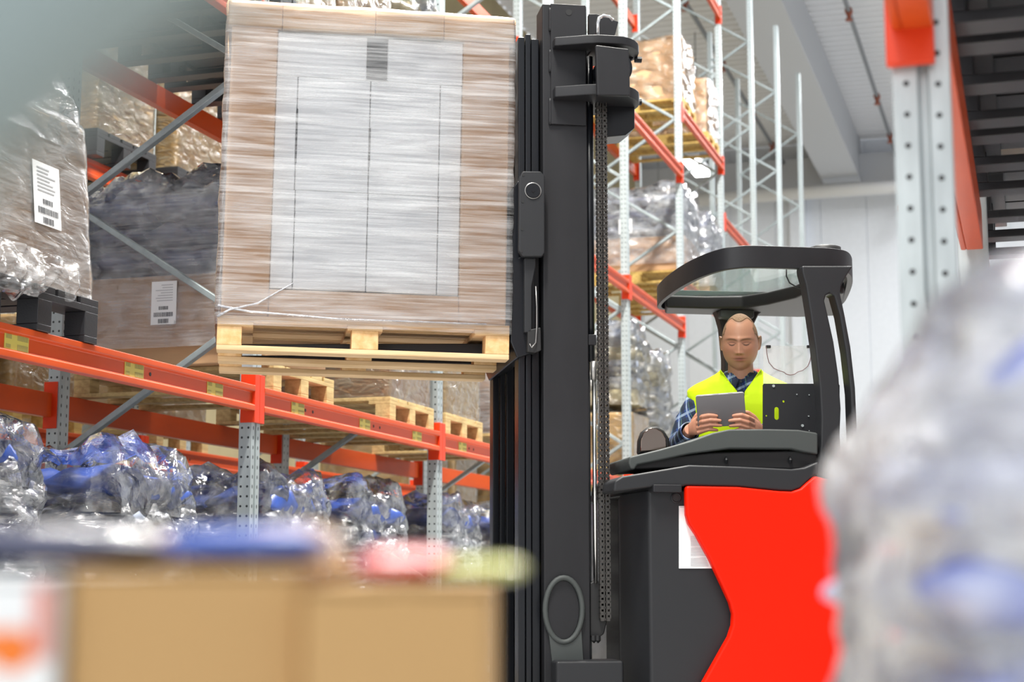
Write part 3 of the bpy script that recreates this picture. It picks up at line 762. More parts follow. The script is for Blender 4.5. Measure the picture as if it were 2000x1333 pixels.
# lift cylinder, rod
cxx = TX(1156); q = MB(); q.tube([(cxx+0.002, 0.03, TZ(704)), (cxx+0.002, 0.03, TZ(105))], 0.017, 16); q.build('lift_cylinder', M['blackdark'], truck, smooth=True)
q = MB(); q.box(TX(1150), TX(1165), 0.0, 0.07, TZ(673), TZ(652)); q.build('cylinder_clamp', M['black'], truck, bevel=0.003)
q = MB(); q.tube([(TX(1161), 0.02, TZ(740)), (TX(1161), 0.02, TZ(704))], 0.0135, 16); q.build('rod_fitting', M['steel'], truck, smooth=True)
q = MB(); q.tube([(TX(1162), 0.02, TZ(1140)), (TX(1162), 0.02, TZ(735))], 0.009, 16); q.build('piston_rod', M['chrome'], truck, smooth=True)
q = MB(); q.box(TX(1149), TX(1157), 0.05, 0.13, 0.06, TZ(105)); q.build('mast_lip', M['blackdark'], truck)
# leaf chain
q = MB(); cc = TX(1177.5); wch = TX(1187)-TX(1168); z = TZ(1215); i = 0
while z < TZ(205):
    for sx in (-1, 1):
        x_ = cc+sx*wch*0.30
        q.box(x_-0.0075, x_+0.0075, -0.012, 0.012, z+0.002, z+0.017)
        q.box(x_-0.010, x_-0.005, -0.016, 0.016, z+0.012, z+0.030)
        q.box(x_+0.005, x_+0.010, -0.016, 0.016, z+0.012, z+0.030)
    q.box(cc-wch*0.5, cc+wch*0.5, -0.006, 0.006, z+0.004, z+0.013)
    z += 0.0235; i += 1
q.build('lift_chain', M['chain'], truck)
q = MB(); q.prism(poly([(1156, 1140), (1166, 1134), (1181, 1138), (1190, 1160), (1190, 1215), (1184, 1240), (1173, 1247), (1156, 1245)], -0.02), 0.02, 0.06, 'y'); q.build('chain_anchor', M['rubber'], truck, bevel=0.006)
q = MB()
for px in (1160, 1168): q.tube([(TX(px, 0, 1250), 0.0, TZ(1242, px)), (TX(px, 0, 1250), 0.0, TZ(1252, px)), (TX(px, 0, 1250), 0, TZ(1257, px))], [0.012, 0.012, 0.002], 6)
q.build('anchor_bolt', M['rubber'], truck)
# cast foot emblem ring on the mast
q = MB(); ring = []
cxr, czr = T(1101, 1192, -0.01)
for i in range(33):
    a = 2*math.pi*i/32
    rx = 0.077; rz_ = 0.13
    ring.append((cxr+rx*math.cos(a), -0.012, czr+rz_*math.sin(a)))
q.tube(ring, 0.012, 8, cap=False)
q.prism([T(1069, 1225, 0), T(1080, 1240, 0), T(1101, 1252, 0), T(1122, 1240, 0), T(1134, 1222, 0), T(1139, 1300, 0), T(1078, 1300, 0)], -0.016, 0.0, 'y')
q.build('mast_foot_casting', M['hood'], truck, smooth=False, bevel=0.003)
q = MB(); q.prism([(0.065*math.cos(2*math.pi*i/24)+cxr, 0.118*math.sin(2*math.pi*i/24)+czr) for i in range(24)], -0.006, 0, 'y'); q.build('mast_disc', M['black'], truck)
q = MB(); q.box(TX(1079, -0.06), TX(1207, -0.06), -0.12, 0.06, 0.25, TZ(1292, 1100, -0.12)); q.build('mast_shoe', M['plastic'], truck, bevel=0.012)
for y0 in (-0.2, 0.9):
    q = MB(); q.box(-1.1, 0.5, y0, y0+0.15, 0.10, 0.24); q.build('support_leg', M['black'], truck, bevel=0.012)
    q = MB(); q.tube([(-0.95, y0+0.02, 0.14), (-0.95, y0+0.13, 0.14)], 0.14, 28); q.build('load_wheel', M['rubber'], truck, bevel=0.01)

# ---- fork carriage
q = MB(); q.prism(poly([(1020, 336), (1055, 336), (1063, 345), (1063, 495), (1058, 503), (1020, 503), (1012, 492), (1013, 350)], -0.05), -0.065, -0.035, 'y')
car = q.build('carriage_side_plate', M['plastic'], truck, bevel=0.006)
q = MB(); a_, b_ = T(1041, 373, -0.065); ring = [(a_+0.033*math.cos(2*math.pi*i/28), -0.067, b_+0.033*math.sin(2*math.pi*i/28)) for i in range(29)]
q.tube(ring, 0.0025, 6, cap=False); q.build('roller_ring', M['steel'], car)
q = MB(); q.tube([(a_, -0.072, b_), (a_, -0.064, b_)], 0.030, 28); q.tube([(a_, -0.074, b_), (a_, -0.07, b_)], 0.008, 12); q.build('roller_cap', M['blackdark'], car)
q = MB()
for px, py in ((1021, 394), (1020, 448), (1018, 491), (1022, 342)):
    a_, b_ = T(px, py, -0.065); q.tube([(a_, -0.0665, b_), (a_, -0.064, b_)], 0.006, 10)
q.build('bolt', M['rubber'], car)
q = MB(); q.prism(poly([(997, 372), (1014, 350), (1014, 503), (1045, 503), (1045, 640), (1040, 690), (1010, 700), (997, 668)], 0.0), 0.0, 0.82, 'y'); q.build('carriage', M['blackdark'], truck, bevel=0.006)
q = MB(); q.prism(poly([(1024, 505), (1046, 505), (1046, 520), (1038, 560), (1038, 650), (1024, 650)], -0.03), -0.035, 0.0, 'y'); q.build('carriage_bracket', M['plastic'], truck, bevel=0.004)
q = MB(); q.prism(poly([(1030, 645), (1056, 640), (1057, 685), (1045, 690), (1030, 688)], -0.03), -0.035, 0.03, 'y'); q.build('hose_block', M['rubber'], truck, bevel=0.004)
q = MB(); hp = [T(a, b, -0.04) for a, b in ((1046, 560), (1048, 600), (1048, 640), (1046, 670), (1038, 680), (1034, 672))]
q.tube([(p[0], -0.045, p[1]) for p in hp], 0.003, 6); q.build('hose', M['steel'], truck, smooth=True)
FZ = 1.705
for y0 in (0.16, 0.52):
    q = MB(); q.prism([(-1.13, FZ+0.006), (-1.13, FZ+0.018), (-0.03, FZ+0.045), (0.0, FZ+0.06), (0.0, FZ+0.55), (0.035, FZ+0.55), (0.035, FZ-0.0), (-0.05, FZ-0.0)], y0, y0+0.12, 'y')
    q.build('fork', M['black'], truck, bevel=0.004)

# ---- chassis: battery box, body, hood
YB = -0.2
q = MB(); bz = TZ(1333, 1270, YB)-0.65
corner = TX(1271, YB, 1100); left = TX(1215, YB+0.30, 1100)
q.prism([(corner, YB+0.006), (TX(1700, YB), YB+0.006), (TX(1700, YB), 0.95), (left+0.16, 0.95), (left, YB+0.33), (corner-0.008, YB+0.02)], 0.12, TZ(957, 1270, YB), 'z')
bat = q.build('battery_cover', M['plastic'], truck, bevel=0.008)
q = MB(); a_, b_ = T(1321, 973, YB); ring = [(a_+0.018*math.cos(2*math.pi*i/20), YB+0.003, b_+0.018*math.sin(2*math.pi*i/20)) for i in range(21)]; q.tube(ring, 0.004, 6, cap=False); q.build('lock_ring', M['black'], bat)
q = MB(); q.tube([(a_, YB+0.0, b_), (a_, YB+0.01, b_)], 0.015, 16); q.build('lock_hole', M['rubber'], bat)
q = MB(); q.box(TX(1180, 0.45), TX(1240, 0.45), 0.45, 0.85, 0.2, TZ(975, 1200, 0.45)); q.build('battery_side', M['steel'], truck)
# top rim of the battery box
q = MB(); rz0 = TZ(966, 1270, YB); x0 = TX(1188, 0.3, 960)
q.prism([(TX(1272, YB, 960), YB-0.04), (TX(1327, YB, 950), YB-0.04), (TX(1327, YB, 950), 0.9), (x0, 0.9), (x0, 0.25)], TZ(963, 1290, YB), TZ(948, 1290, YB), 'z'); q.build('battery_rim', M['black'], truck, bevel=0.004)
# white warning sheet on the battery cover
lab_p = poly([(1326.5, 989), (1392, 989), (1392, 1111), (1326.5, 1111)], YB)
q = MB(); q.prism(lab_p, YB+0.002, YB+0.006, 'y'); sh = q.build('warning_sheet', M['sticker'], bat)
q = MB(); rnd = random.Random(2)
for blk in ((1048, 1068), (1070, 1088), (1090, 1107)):
    yy = blk[0]
    while yy < blk[1]:
        x0_, z0_ = T(1349, yy, YB); x1_, z1_ = T(1384-rnd.random()*5, yy+1.1, YB); q.box(x0_, x1_, YB+0.0005, YB+0.0022, z1_, z0_); yy += 2.6
x0_, z0_ = T(1328, 990.5, YB); x1_, z1_ = T(1338, 992, YB); q.box(x0_, x1_, YB+0.0005, YB+0.0022, z1_, z0_)
q.build('fine_print', M['inkgrey'], sh)
# red body panel
red = [(1338, 950), (1440, 952), (1520, 960), (1545, 961), (1562, 955), (1575, 943), (1590, 930.5), (1620, 938), (1660, 952), (1700, 975), (1760, 1010), (1760, 1460), (1345, 1460), (1345, 1385), (1372, 1333), (1400, 1283), (1422, 1244), (1429, 1222), (1430, 1200), (1424, 1178), (1408, 1143), (1384, 1092), (1358, 1045), (1344, 1024), (1339, 1006)]
q = MB(); q.prism(poly(red, YB-0.03), YB-0.045, YB+0.001, 'y'); q.build('red_body_panel', M['red'], truck, bevel=0.012, seg=4)
# rest of the chassis in red behind and on the far side
xr0, xr1 = TX(1345, YB), TX(1760, YB)
q = MB(); q.box(xr1-0.28, xr1, YB-0.02, 1.08, 0.12, TZ(1010, 1760, YB)-0.03); q.build('rear_body', M['red'], truck, bevel=0.04, seg=4)
q = MB(); q.box(xr0+0.1, xr1-0.25, 1.0, 1.08, 0.12, 0.9); q.build('far_body_panel', M['red'], truck, bevel=0.02)
q = MB(); q.box(xr0+0.1, xr1-0.25, YB+0.3, 1.0, 0.12, 0.42); q.build('cab_floor', M['black'], truck, bevel=0.01)
q = MB(); q.tube([(xr1-0.4, 0.2, 0.17), (xr1-0.4, 0.36, 0.17)], 0.17, 28); q.build('drive_wheel', M['rubber'], truck, bevel=0.01)
# lower black collar between body and hood
low = [(1197, 962), (1199, 940), (1215, 931), (1334, 911), (1345, 909), (1440, 912), (1545, 917), (1570, 914), (1598, 902), (1598, 925), (1590, 930), (1575, 943), (1562, 955), (1545, 960.5), (1520, 959.5), (1440, 952), (1337, 949.5), (1334, 951), (1280, 951)]
q = MB(); q.prism(poly(low, YB-0.02), YB-0.03, YB+0.42, 'y'); q.build('lower_collar', M['plastic'], truck, bevel=0.010, seg=3)
# dashboard hood: recess, upper lip, top
rec = [(1240, 918), (1232, 905), (1300, 893), (1390, 884), (1560, 880), (1596, 885), (1598, 904), (1570, 917), (1545, 918), (1345, 912), (1334, 914)]
q = MB(); q.prism(poly(rec, YB+0.06), YB+0.06, YB+0.40, 'y'); q.build('hood_recess', M['rubber'], truck, bevel=0.008)
hood = [(1232, 918), (1228, 905), (1229, 893), (1290, 878), (1350, 861), (1392, 846), (1425, 839), (1500, 838.5), (1560, 840), (1598, 846), (1598, 889), (1570, 884), (1545, 878), (1425, 877), (1345, 888), (1290, 900), (1245, 909), (1240, 918)]
q = MB(); q.prism(poly(hood, YB+0.03), YB+0.03, YB+0.42, 'y'); q.build('dashboard_hood', M['hood'], truck, bevel=0.014, seg=3)
q = MB()
for px in (1419, 1544):
    a_, b_ = T(px, 899, YB+0.05); q.tube([(a_, YB+0.055, b_-0.012), (a_, YB+0.05, b_), (a_, YB+0.055, b_+0.014)], [0.006, 0.008, 0.002], 8)
q.build('hood_clip', M['plastic'], truck)
# inner dash facing the driver
q = MB(); q.box(TX(1245), TX(1595), YB+0.30, YB+0.42, 0.42, TZ(925, 1300, YB+0.3)); q.build('inner_dash', M['plastic'], truck, bevel=0.02)
# arm rest / mirror at the left of the driver
dome = [T(1245, 889, 0.35), T(1246, 862, 0.35), T(1252, 845, 0.35), T(1265, 835, 0.35), T(1282, 834, 0.35), T(1296, 842, 0.35), T(1306, 858, 0.35), T(1308, 885, 0.35)]
q = MB(); q.prism(dome, 0.33, 0.38, 'y'); q.build('mirror_housing', M['rubber'], truck, bevel=0.012, seg=3)
cxm = sum(p[0] for p in dome)/8; czm = sum(p[1] for p in dome)/8
M['mirror'] = mat('dark_mirror', (0.25, 0.2, 0.17), 0.06, metal=1)
q = MB(); q.prism([((p[0]-cxm)*0.82+cxm-0.006, (p[1]-czm)*0.84+czm) for p in dome], 0.322, 0.334, 'y'); q.build('mirror', M['mirror'], truck, bevel=0.004)

# ---- overhead guard
def chaikin(p, it=2, closed=True):
    for _ in range(it):
        o = []
        n = len(p)
        for i in range(n if closed else n-1):
            a, b_ = Vector(p[i]), Vector(p[(i+1) % n])
            o += [a*0.75+b_*0.25, a*0.25+b_*0.75]
        p = o
    return [tuple(v) for v in p]
xt = lambda px, yt: TX(px, yt, 520)
gz1 = TZ(484, 1560, -0.1); gz0 = gz1-0.095
plan = [(xt(1662, 0.0), -0.02), (xt(1640, -0.12), -0.12), (xt(1560, -0.12), -0.12), (xt(1440, -0.12), -0.12), (xt(1395, -0.05), -0.04), (xt(1335, 0.25), 0.25), (xt(1284, 0.75), 0.72), (xt(1284, 0.95), 1.0), (xt(1330, 1.0), 1.03), (xt(1560, 1.0), 1.0), (xt(1640, 0.9), 0.9), (xt(1664, 0.3), 0.3)]
outl = chaikin(plan, 3)
cxg = sum(p[0] for p in outl)/len(outl); cyg = sum(p[1] for p in outl)/len(outl)
def inset(p, d):
    v = Vector((p[0]-cxg, p[1]-cyg)); l = v.length; return (cxg+v.x*(1-d/l), cyg+v.y*(1-d/l))
q = MB(); n = len(outl)
i1 = [inset(p, 0.028) for p in outl]
sag = lambda p: 0.03*max(0, (xt(1440, 0)-p[0]))/0.4      # the front dips a little
rings = [[(p[0], p[1], gz1-sag(p)) for p in outl], [(p[0], p[1], gz0-sag(p)) for p in outl], [(p[0], p[1], gz0-sag(p)) for p in i1], [(p[0], p[1], gz1-sag(p)) for p in i1]]
q.v = [v for r in rings for v in r]
for r in range(4):
    for k in range(n): q.f.append((r*n+k, r*n+(k+1) % n, ((r+1) % 4)*n+(k+1) % n, ((r+1) % 4)*n+k))
guard = q.build('overhead_guard', M['black'], truck, bevel=0.004)
i2 = [inset(p, 0.02) for p in outl]
q = MB(); q.loft([[(p[0], p[1], gz0+0.035-sag(p)) for p in i2], [(p[0], p[1], gz0+0.043-sag(p)) for p in i2]]); q.build('guard_glass', M['roofglass'], truck)
# inner frame under the glass along the far side, sweeping to the rear post
far = [(xt(1300, 0.8), 0.80), (xt(1300, 0.95), 0.98), (xt(1560, 0.95), 0.98), (xt(1640, 0.9), 0.90), (xt(1640, 0.35), 0.30), (xt(1575, 0.3), 0.26), (xt(1550, 0.45), 0.45), (xt(1500, 0.62), 0.64), (xt(1450, 0.74), 0.76), (xt(1380, 0.78), 0.80)]
q = MB(); q.prism(far, gz0-0.028, gz0+0.034, 'z'); q.build('guard_inner_frame', M['rubber'], truck, bevel=0.012)
# centre rear post behind the driver
q = MB(); q.prism([T(*p, 0.85) for p in ((1398, 605), (1500, 600), (1482, 615), (1470, 640), (1466, 700), (1466, 1000), (1416, 1000), (1416, 700), (1410, 640), (1404, 618))], 0.85, 0.93, 'y'); q.build('rear_post', M['rubber'], truck, bevel=0.01)
q = MB(); q.prism([T(*p, 0.83) for p in ((1404, 606), (1470, 606), (1470, 622), (1455, 630), (1404, 622))], 0.80, 0.86, 'y'); q.build('post_head', M['hood'], truck, bevel=0.008)
# near side rear post with its slot
YP = -0.13
outer = [(1562, 522), (1662, 522), (1650, 540), (1639, 560), (1636, 572), (1646, 620), (1657, 680), (1666, 760), (1670, 850), (1672, 930), (1662, 953), (1620, 939), (1590, 930.5), (1594, 912), (1599, 870), (1600, 820), (1597, 760), (1588, 680), (1578, 610), (1570, 560), (1563, 535)]
slot = [(1606, 590), (1609, 579), (1616, 575), (1625, 580), (1636, 620), (1648, 690), (1657, 770), (1660, 850), (1661, 905), (1654, 906), (1645, 900), (1638, 880), (1636, 850), (1638, 800), (1634, 740), (1624, 670), (1613, 620)]
def plate_with_hole(outer, hole, y0, y1):
    bm = bmesh.new()
    def loop(pts): 
        vs = [bm.verts.new((p[0], y0, p[1])) for p in pts]; return [bm.edges.new((vs[i], vs[(i+1) % len(vs)])) for i in range(len(vs))]
    es = loop(outer)
    for h in hole: es += loop(h)
    bmesh.ops.triangle_fill(bm, use_beauty=True, edges=es, normal=(0, -1, 0))
    r = bmesh.ops.extrude_face_region(bm, geom=bm.faces[:])
    for v in [g_ for g_ in r['geom'] if isinstance(g_, bmesh.types.BMVert)]: v.co.y = y1
    bmesh.ops.recalc_face_normals(bm, faces=bm.faces)
    me = bpy.data.meshes.new('plate'); bm.to_mesh(me); bm.free(); return me
me = plate_with_hole(poly(outer, YP), [poly(slot, YP)], YP-0.03, YP+0.05)
o = bpy.data.objects.new('side_post', me); COL.objects.link(o); o.parent = truck; me.materials.append(M['plastic'])
b = o.modifiers.new('bevel', 'BEVEL'); b.width = 0.008; b.segments = 3; b.limit_method = 'ANGLE'; b.angle_limit = rad(50)
for p in me.polygons: p.use_smooth = True
wn = o.modifiers.new('n', 'WEIGHTED_NORMAL')
# beacon on the roof corner
q = MB(); a_, b_ = T(1611, 487, 0.1); q.tube([(a_, 0.1, b_-0.03), (a_, 0.1, b_+0.005), (a_, 0.1, b_+0.012), (a_, 0.1, b_+0.016)], [0.07, 0.07, 0.05, 0.01], 24); q.build('beacon', M['rubber'], truck, smooth=True)
# cable inside the guard
cb = [T(a, b, -0.02) for a, b in ((1536, 526), (1536, 540), (1542, 553), (1556, 561), (1567, 565))]
q = MB(); q.tube([(p[0], -0.02, p[1]) for p in cb], 0.003, 6); q.build('guard_cable', M['rubber'], truck, smooth=True)
# dark mounting panel with slot, and clear sheet above it
YQ = 0.02
pan = poly([(1492, 750), (1637, 750), (1640, 753), (1640, 866), (1494, 866), (1490, 862), (1490, 753)], YQ)
def circ(px, py, r, yt, n=14): 
    a, b = T(px, py, yt); return [(a+r*math.cos(2*math.pi*i/n), b+r*math.sin(2*math.pi*i/n)) for i in range(n)]
sl = []
a_, b_ = T(1517, 800, YQ); c_, d_ = T(1517, 816, YQ)
for i in range(9): sl.append((a_+0.010*math.cos(math.pi*i/8), b_+0.010*math.sin(math.pi*i/8)))
for i in range(9): sl.append((c_-0.010*math.cos(math.pi*i/8), d_-0.010*math.sin(math.pi*i/8)))
me = plate_with_hole(pan, [sl, circ(1530.5, 784.5, 0.005, YQ), circ(1497, 812.5, 0.0035, YQ)], YQ, YQ+0.004)
o = bpy.data.objects.new('mounting_panel', me); COL.objects.link(o); o.parent = truck; me.materials.append(M['plastic']); panel = o
q = MB()
for px, py, r in ((1510.5, 754.5, 0.006), (1567, 832, 0.006), (1493, 858, 0.004), (1579, 813.5, 0.003), (1556, 771, 0.0025), (1580, 772, 0.0025), (1584, 859, 0.003), (1580, 842, 0.002), (1512, 859, 0.0025)):
    a_, b_ = T(px, py, YQ); q.tube([(a_, YQ-0.004, b_), (a_, YQ+0.001, b_)], r, 10)
q.build('screw', M['galv'], panel)
q = MB(); q.prism(poly([(1516, 858), (1533, 858), (1533, 880), (1516, 880)], YQ-0.01), YQ-0.012, YQ+0.02, 'y'); q.build('panel_bracket', M['hood'], truck, bevel=0.002)
cs = poly([(1491, 676), (1594, 676), (1600, 752), (1491, 752)], YQ+0.006)
q = MB(); q.prism(cs, YQ+0.006, YQ+0.009, 'y'); sheet = q.build('clear_sheet', M['clearplastic'], truck)
arc = [(1497, 677), (1498, 690), (1502, 708), (1512, 720), (1524, 725), (1531, 727), (1536, 731), (1544, 733), (1553, 731), (1558, 727), (1568, 724), (1578, 716), (1583, 704), (1585, 690), (1586, 678)]
q = MB(); q.tube([(T(a, b, YQ)[0], YQ+0.003, T(a, b, YQ)[1]) for a, b in arc], 0.0014, 6); q.build('sheet_cord', mat('cord', (0.12, 0.02, 0.02), 0.5), sheet, smooth=True)
for a0, a1 in ((1497, 1505), (1577, 1586)):
    x0_, z0_ = T(a0, 680, YQ); x1_, z1_ = T(a1, 675, YQ); q = MB(); q.box(x0_, x1_, YQ-0.004, YQ+0.012, z0_, z1_)
    q.build('sheet_clip', M['rubber'], sheet)
# driver seat
q = MB(); q.box(TX(1400, 0.6), TX(1500, 0.6), 0.40, 0.84, 0.98, 1.06); q.build('seat_cushion', M['rubber'], truck, bevel=0.03, seg=3)
q = MB(); q.box(TX(1405, 0.8), TX(1495, 0.8), 0.74, 0.84, 1.06, 1.45); q.build('seat_back', M['rubber'], truck, bevel=0.03, seg=3)
q = MB(); q.tube([(TX(1450, 0.6), 0.6, 0.42), (TX(1450, 0.6), 0.6, 0.98)], 0.08, 16); q.build('seat_column', M['rubber'], truck)

# ================================================================== LIFTED PALLET AND LOAD
pz = 1.676
lp = make_pallet(M['wood'], M['woodblock'], 'wooden_pallet', 'pale wooden pallet raised high on the forks of the truck'); 
lp.location = t2w(-1.212, 0, pz); lp.rotation_euler = (0, rad(0.8), TY)
ld = thing('wrapped_carton_load', 'large stack of white and brown cartons wrapped in clear film on the raised pallet', 'wrapped load', t2w(-1.212, 0, pz))
ld.rotation_euler = (0, rad(0.8), TY)
B0 = PLH; LH = 1.30
def zf(y, top=22.0): return B0+LH*(640-y)/(640-top)
def lbox(nm, x0, x1, y0, y1, z0, z1, m, bev=0.004):
    q = MB(); q.box(x0, x1, y0, y1, z0, z1); return q.build(nm, m, ld, bevel=bev)
W0, W1 = 0.205, 0.985     # white front zone
zt = zf(64); zr1 = zf(153); zr2 = zf(384); zr3 = zf(583)
lbox('carton_sleeve', 0.012, W0, 0.014, 0.786, B0, zt+0.03, M['card'], 0.012)
lbox('carton_sleeve', W1, 1.188, 0.014, 0.786, B0, zt+0.03, M['card'], 0.012)
lbox('carton_base', W0-0.001, W1+0.001, 0.014, 0.786, B0, zr3-0.003, M['card'], 0.004)
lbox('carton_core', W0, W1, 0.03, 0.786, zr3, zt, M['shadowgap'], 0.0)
for (z0, z1, xs) in ((zr3, zr2, (W0, 0.297, 0.598, 0.893, W1)), (zr2, zr1, (W0, 0.293, 0.597, 0.892, W1))):
    for i in range(4):
        lbox('white_carton', xs[i]+(0.0015 if i else 0), xs[i+1]-0.0015, 0.016, 0.06, z0+0.0008, z1-0.0008, M['white'], 0.005)
lbox('white_carton', W0, 0.578, 0.014, 0.06, zr1+0.001, zt, M['white'], 0.006)
lbox('white_carton', 0.665, W1, 0.014, 0.06, zr1+0.001, zt, M['white'], 0.006)
for x_ in (0.291, 0.596):
    z0_, z1_ = (zf(330), zf(220)) if x_ < 0.4 else (zf(330), zf(250))
    lbox('carton_slit', x_, x_+0.006, 0.0145, 0.017, z0_, z1_, M['shadowgap'], 0)
# lid: a cardboard tray over the top with folds
lid = MB(); lz0 = zf(58); lz1 = B0+LH+0.03
lid.box(-0.004, 0.22, -0.004, 0.804, lz0, lz1); lid.box(0.2205, 0.61, -0.002, 0.802, lz0-0.002, lz1); lid.box(0.6105, 0.90, -0.006, 0.802, lz0, lz1); lid.box(0.9005, 1.204, -0.004, 0.804, lz0-0.004, lz1)
lid.build('carton_lid', M['cardpale'], ld, bevel=0.006)
o = add_shell(ld, M['film'], -0.012, 1.212, -0.012, 0.812, 0.105, lz1+0.006, 60, 40, 66, 0.0045, (3.5, 3.5, 11), rnd=0.015, seed=1.3)
# ropes of film twisted across the foot of the load
q = MB(); q.tube([(0.0, -0.016, B0-0.01), (0.05, -0.02, B0+0.02), (0.16, -0.018, B0+0.05), (0.3, -0.015, B0+0.14)], [0.006, 0.005, 0.004, 0.002], 6)
q.tube([(0.0, -0.016, B0+0.035), (0.12, -0.019, B0+0.015), (0.5, -0.017, B0-0.002), (1.1, -0.015, B0+0.0)], [0.006, 0.005, 0.003, 0.003], 6); q.build('film_rope', M['filmwhite'], ld, smooth=True)
# black flap at the left end, reaching beyond the load

# ================================================================== DRIVER
pw = t2w(1.125, 0.47, 0)
PROT = math.atan2(-pw.x, pw.y)        # he looks towards the aisle where the photographer stands
per = thing('person', 'seated man in yellow vest and blue plaid shirt looking down at a tablet', 'person', (pw.x, pw.y, -0.02), PROT)
SK = (0.55, 0.275, 0.17)
def skin_material():
    m = mat('skin', SK, 0.48)
    nt = m.node_tree; b = nt.nodes['Principled BSDF']
    b.inputs['Subsurface Weight'].default_value = 0.08; b.inputs['Subsurface Scale'].default_value = 0.01
    at = nt.nodes.new('ShaderNodeAttribute'); at.attribute_name = 'tint'; nt.links.new(at.outputs['Color'], b.inputs['Base Color'])
    return m
M['skin'] = skin_material()
HC = Vector((0.0, -0.045, 1.838)); HT = rad(13)
HM = Matrix.Translation(HC) @ Matrix.Rotation(HT, 4, 'X') @ Matrix.Rotation(rad(-3), 4, 'Z') @ Matrix.Scale(1.04, 4)
def g(x, s): return math.exp(-(x/s)**2/2)
def head_point(th, ph):
    """th from the crown down, ph round; -y is the face"""
    d = Vector((math.sin(th)*math.sin(ph), -math.sin(th)*math.cos(ph), math.cos(th)))
    x, y, z = d
    r = Vector((x*0.0765, y*0.097, z*0.124))
    if z > 0: r.x *= 1+0.03*math.sin(z*math.pi); r.y *= 1.0
    if z < 0:                                   # jaw
        t = -z
        r.x *= 1-0.24*t**3.0; r.x += 0.006*math.copysign(1, x)*g(z+0.55, 0.25)*abs(x)**0.5
        if y > 0: r.y *= 1-0.55*t**1.2
        else: r.y = r.y*(1-0.05*t)-0.004*t
        r.z *= 1+0.10*t**3
    front = max(0.0, -y)
    X, Z = r.x, r.z
    if front > 0.05:
        f_ = min(1, front*1.6)
        dy = 0.0
        for s_ in (-1, 1):
            dy += 0.0105*g(X-s_*0.031, 0.015)*g(Z-0.005, 0.011)        # socket
            dy -= 0.0060*g(X-s_*0.031, 0.0115)*g(Z+0.001, 0.0065)      # lid over the eye
            dy -= 0.0068*g(X-s_*0.030, 0.020)*g(Z-0.023, 0.0060)       # brow ridge
            dy -= 0.0045*g(X-s_*0.047, 0.016)*g(Z+0.022, 0.016)        # cheek bone
            dy -= 0.0075*g(X-s_*0.0135, 0.0055)*g(Z+0.038, 0.0055)     # nostril wing
            dy += 0.0025*g(X-s_*0.026, 0.006)*g(Z+0.048, 0.014)        # fold beside the mouth
            dy += 0.0025*g(X-s_*0.040, 0.014)*g(Z+0.055, 0.018)        # hollow cheek
        nz = max(0.0, min(1.0, (0.022-Z)/0.058))
        bridge = (0.006+0.021*nz**1.3)*(1 if Z > -0.036 else g(Z+0.036, 0.0055))*(1 if Z < 0.012 else g(Z-0.012, 0.014))
        dy -= bridge*g(X, 0.0065+0.0035*nz)
        dy -= 0.004*g(X, 0.026)*g(Z+0.066, 0.018)                       # muzzle
        dy -= 0.0042*g(X, 0.018)*g(Z+0.0595, 0.0032)                    # upper lip
        dy -= 0.0056*g(X, 0.015)*g(Z+0.0705, 0.0042)                    # lower lip
        dy += 0.0048*g(X, 0.021)*g(Z+0.0645, 0.0018)                    # mouth line
        dy += 0.003*g(X, 0.014)*g(Z+0.081, 0.005)
        dy -= 0.0070*g(X, 0.019)*g(Z+0.108, 0.012)                      # chin
        r.y += dy*f_
    return r
def head_grid(nth, nph, off=0.0, keep=None):
    q = MB()
    pts = []
    for i in range(nth+1):
        th = math.pi*min(max(i/nth, 0.002), 0.998)
        for k in range(nph):
            ph = 2*math.pi*k/nph
            p = head_point(th, ph); pts.append(p*(1+off/max(p.length, 0.03)))
    fs = []
    for i in range(nth):
        for k in range(nph):
            a = (i*nph+k, (i+1)*nph+k, (i+1)*nph+(k+1) % nph, i*nph+(k+1) % nph)
            if keep is None or all(keep(pts[j]) for j in a): fs.append(a)
    if keep is None:
        fs.append(tuple(range(nph-1, -1, -1))); fs.append(tuple(range(nth*nph, (nth+1)*nph)))
    q.v = [tuple(HM @ p) for p in pts]; q.f = fs
    return q
body = head_grid(150, 200)
# ears
for s_ in (-1, 1):
    base = MB(); base.ball((0, 0, 0), 0.0075, 0.017, 0.031, 16, 14)
    base.tube([(s_*0.005, 0.016*math.sin(a), 0.029*math.cos(a)) for a in [rad(x) for x in range(-40, 200, 15)]], 0.0042, 8)
    base.ball((0, -0.006, -0.026), 0.006, 0.008, 0.009, 10, 8)
    Em = HM @ Matrix.Translation((s_*0.0785, 0.012, -0.004)) @ Matrix.Rotation(s_*rad(-18), 4, 'Z') @ Matrix.Rotation(s_*rad(8), 4, 'Y')
    body.add([Em @ Vector(v) for v in base.v], base.f)
# neck, trunk
def ell(cx, cy, z, rx, ry, n=28, pw_=2.3, tilt=0.0):
    o = []
    for k in range(n):
        a = 2*math.pi*k/n; c_, s__ = math.cos(a), math.sin(a)
        o.append((cx+rx*math.copysign(abs(c_)**(2/pw_), c_), cy+ry*math.copysign(abs(s__)**(2/pw_), s__), z+tilt*s__))
    return o
body.loft([ell(0, 0.01, 1.60, 0.085, 0.075, pw_=2), ell(0, 0.004, 1.66, 0.066, 0.066, pw_=2), ell(0, -0.008, 1.72, 0.057, 0.062, pw_=2), ell(0, -0.02, 1.78, 0.056, 0.064, pw_=2)])
trunk = [(1.02, 0, 0.03, 0.15, 0.12), (1.10, 0, 0.03, 0.17, 0.125), (1.22, 0, 0.03, 0.155, 0.11), (1.38, 0, 0.02, 0.172, 0.115), (1.50, 0, 0.015, 0.19, 0.115), (1.58, 0, 0.015, 0.195, 0.095), (1.625, 0, 0.012, 0.15, 0.075), (1.665, 0, 0.01, 0.085, 0.065)]
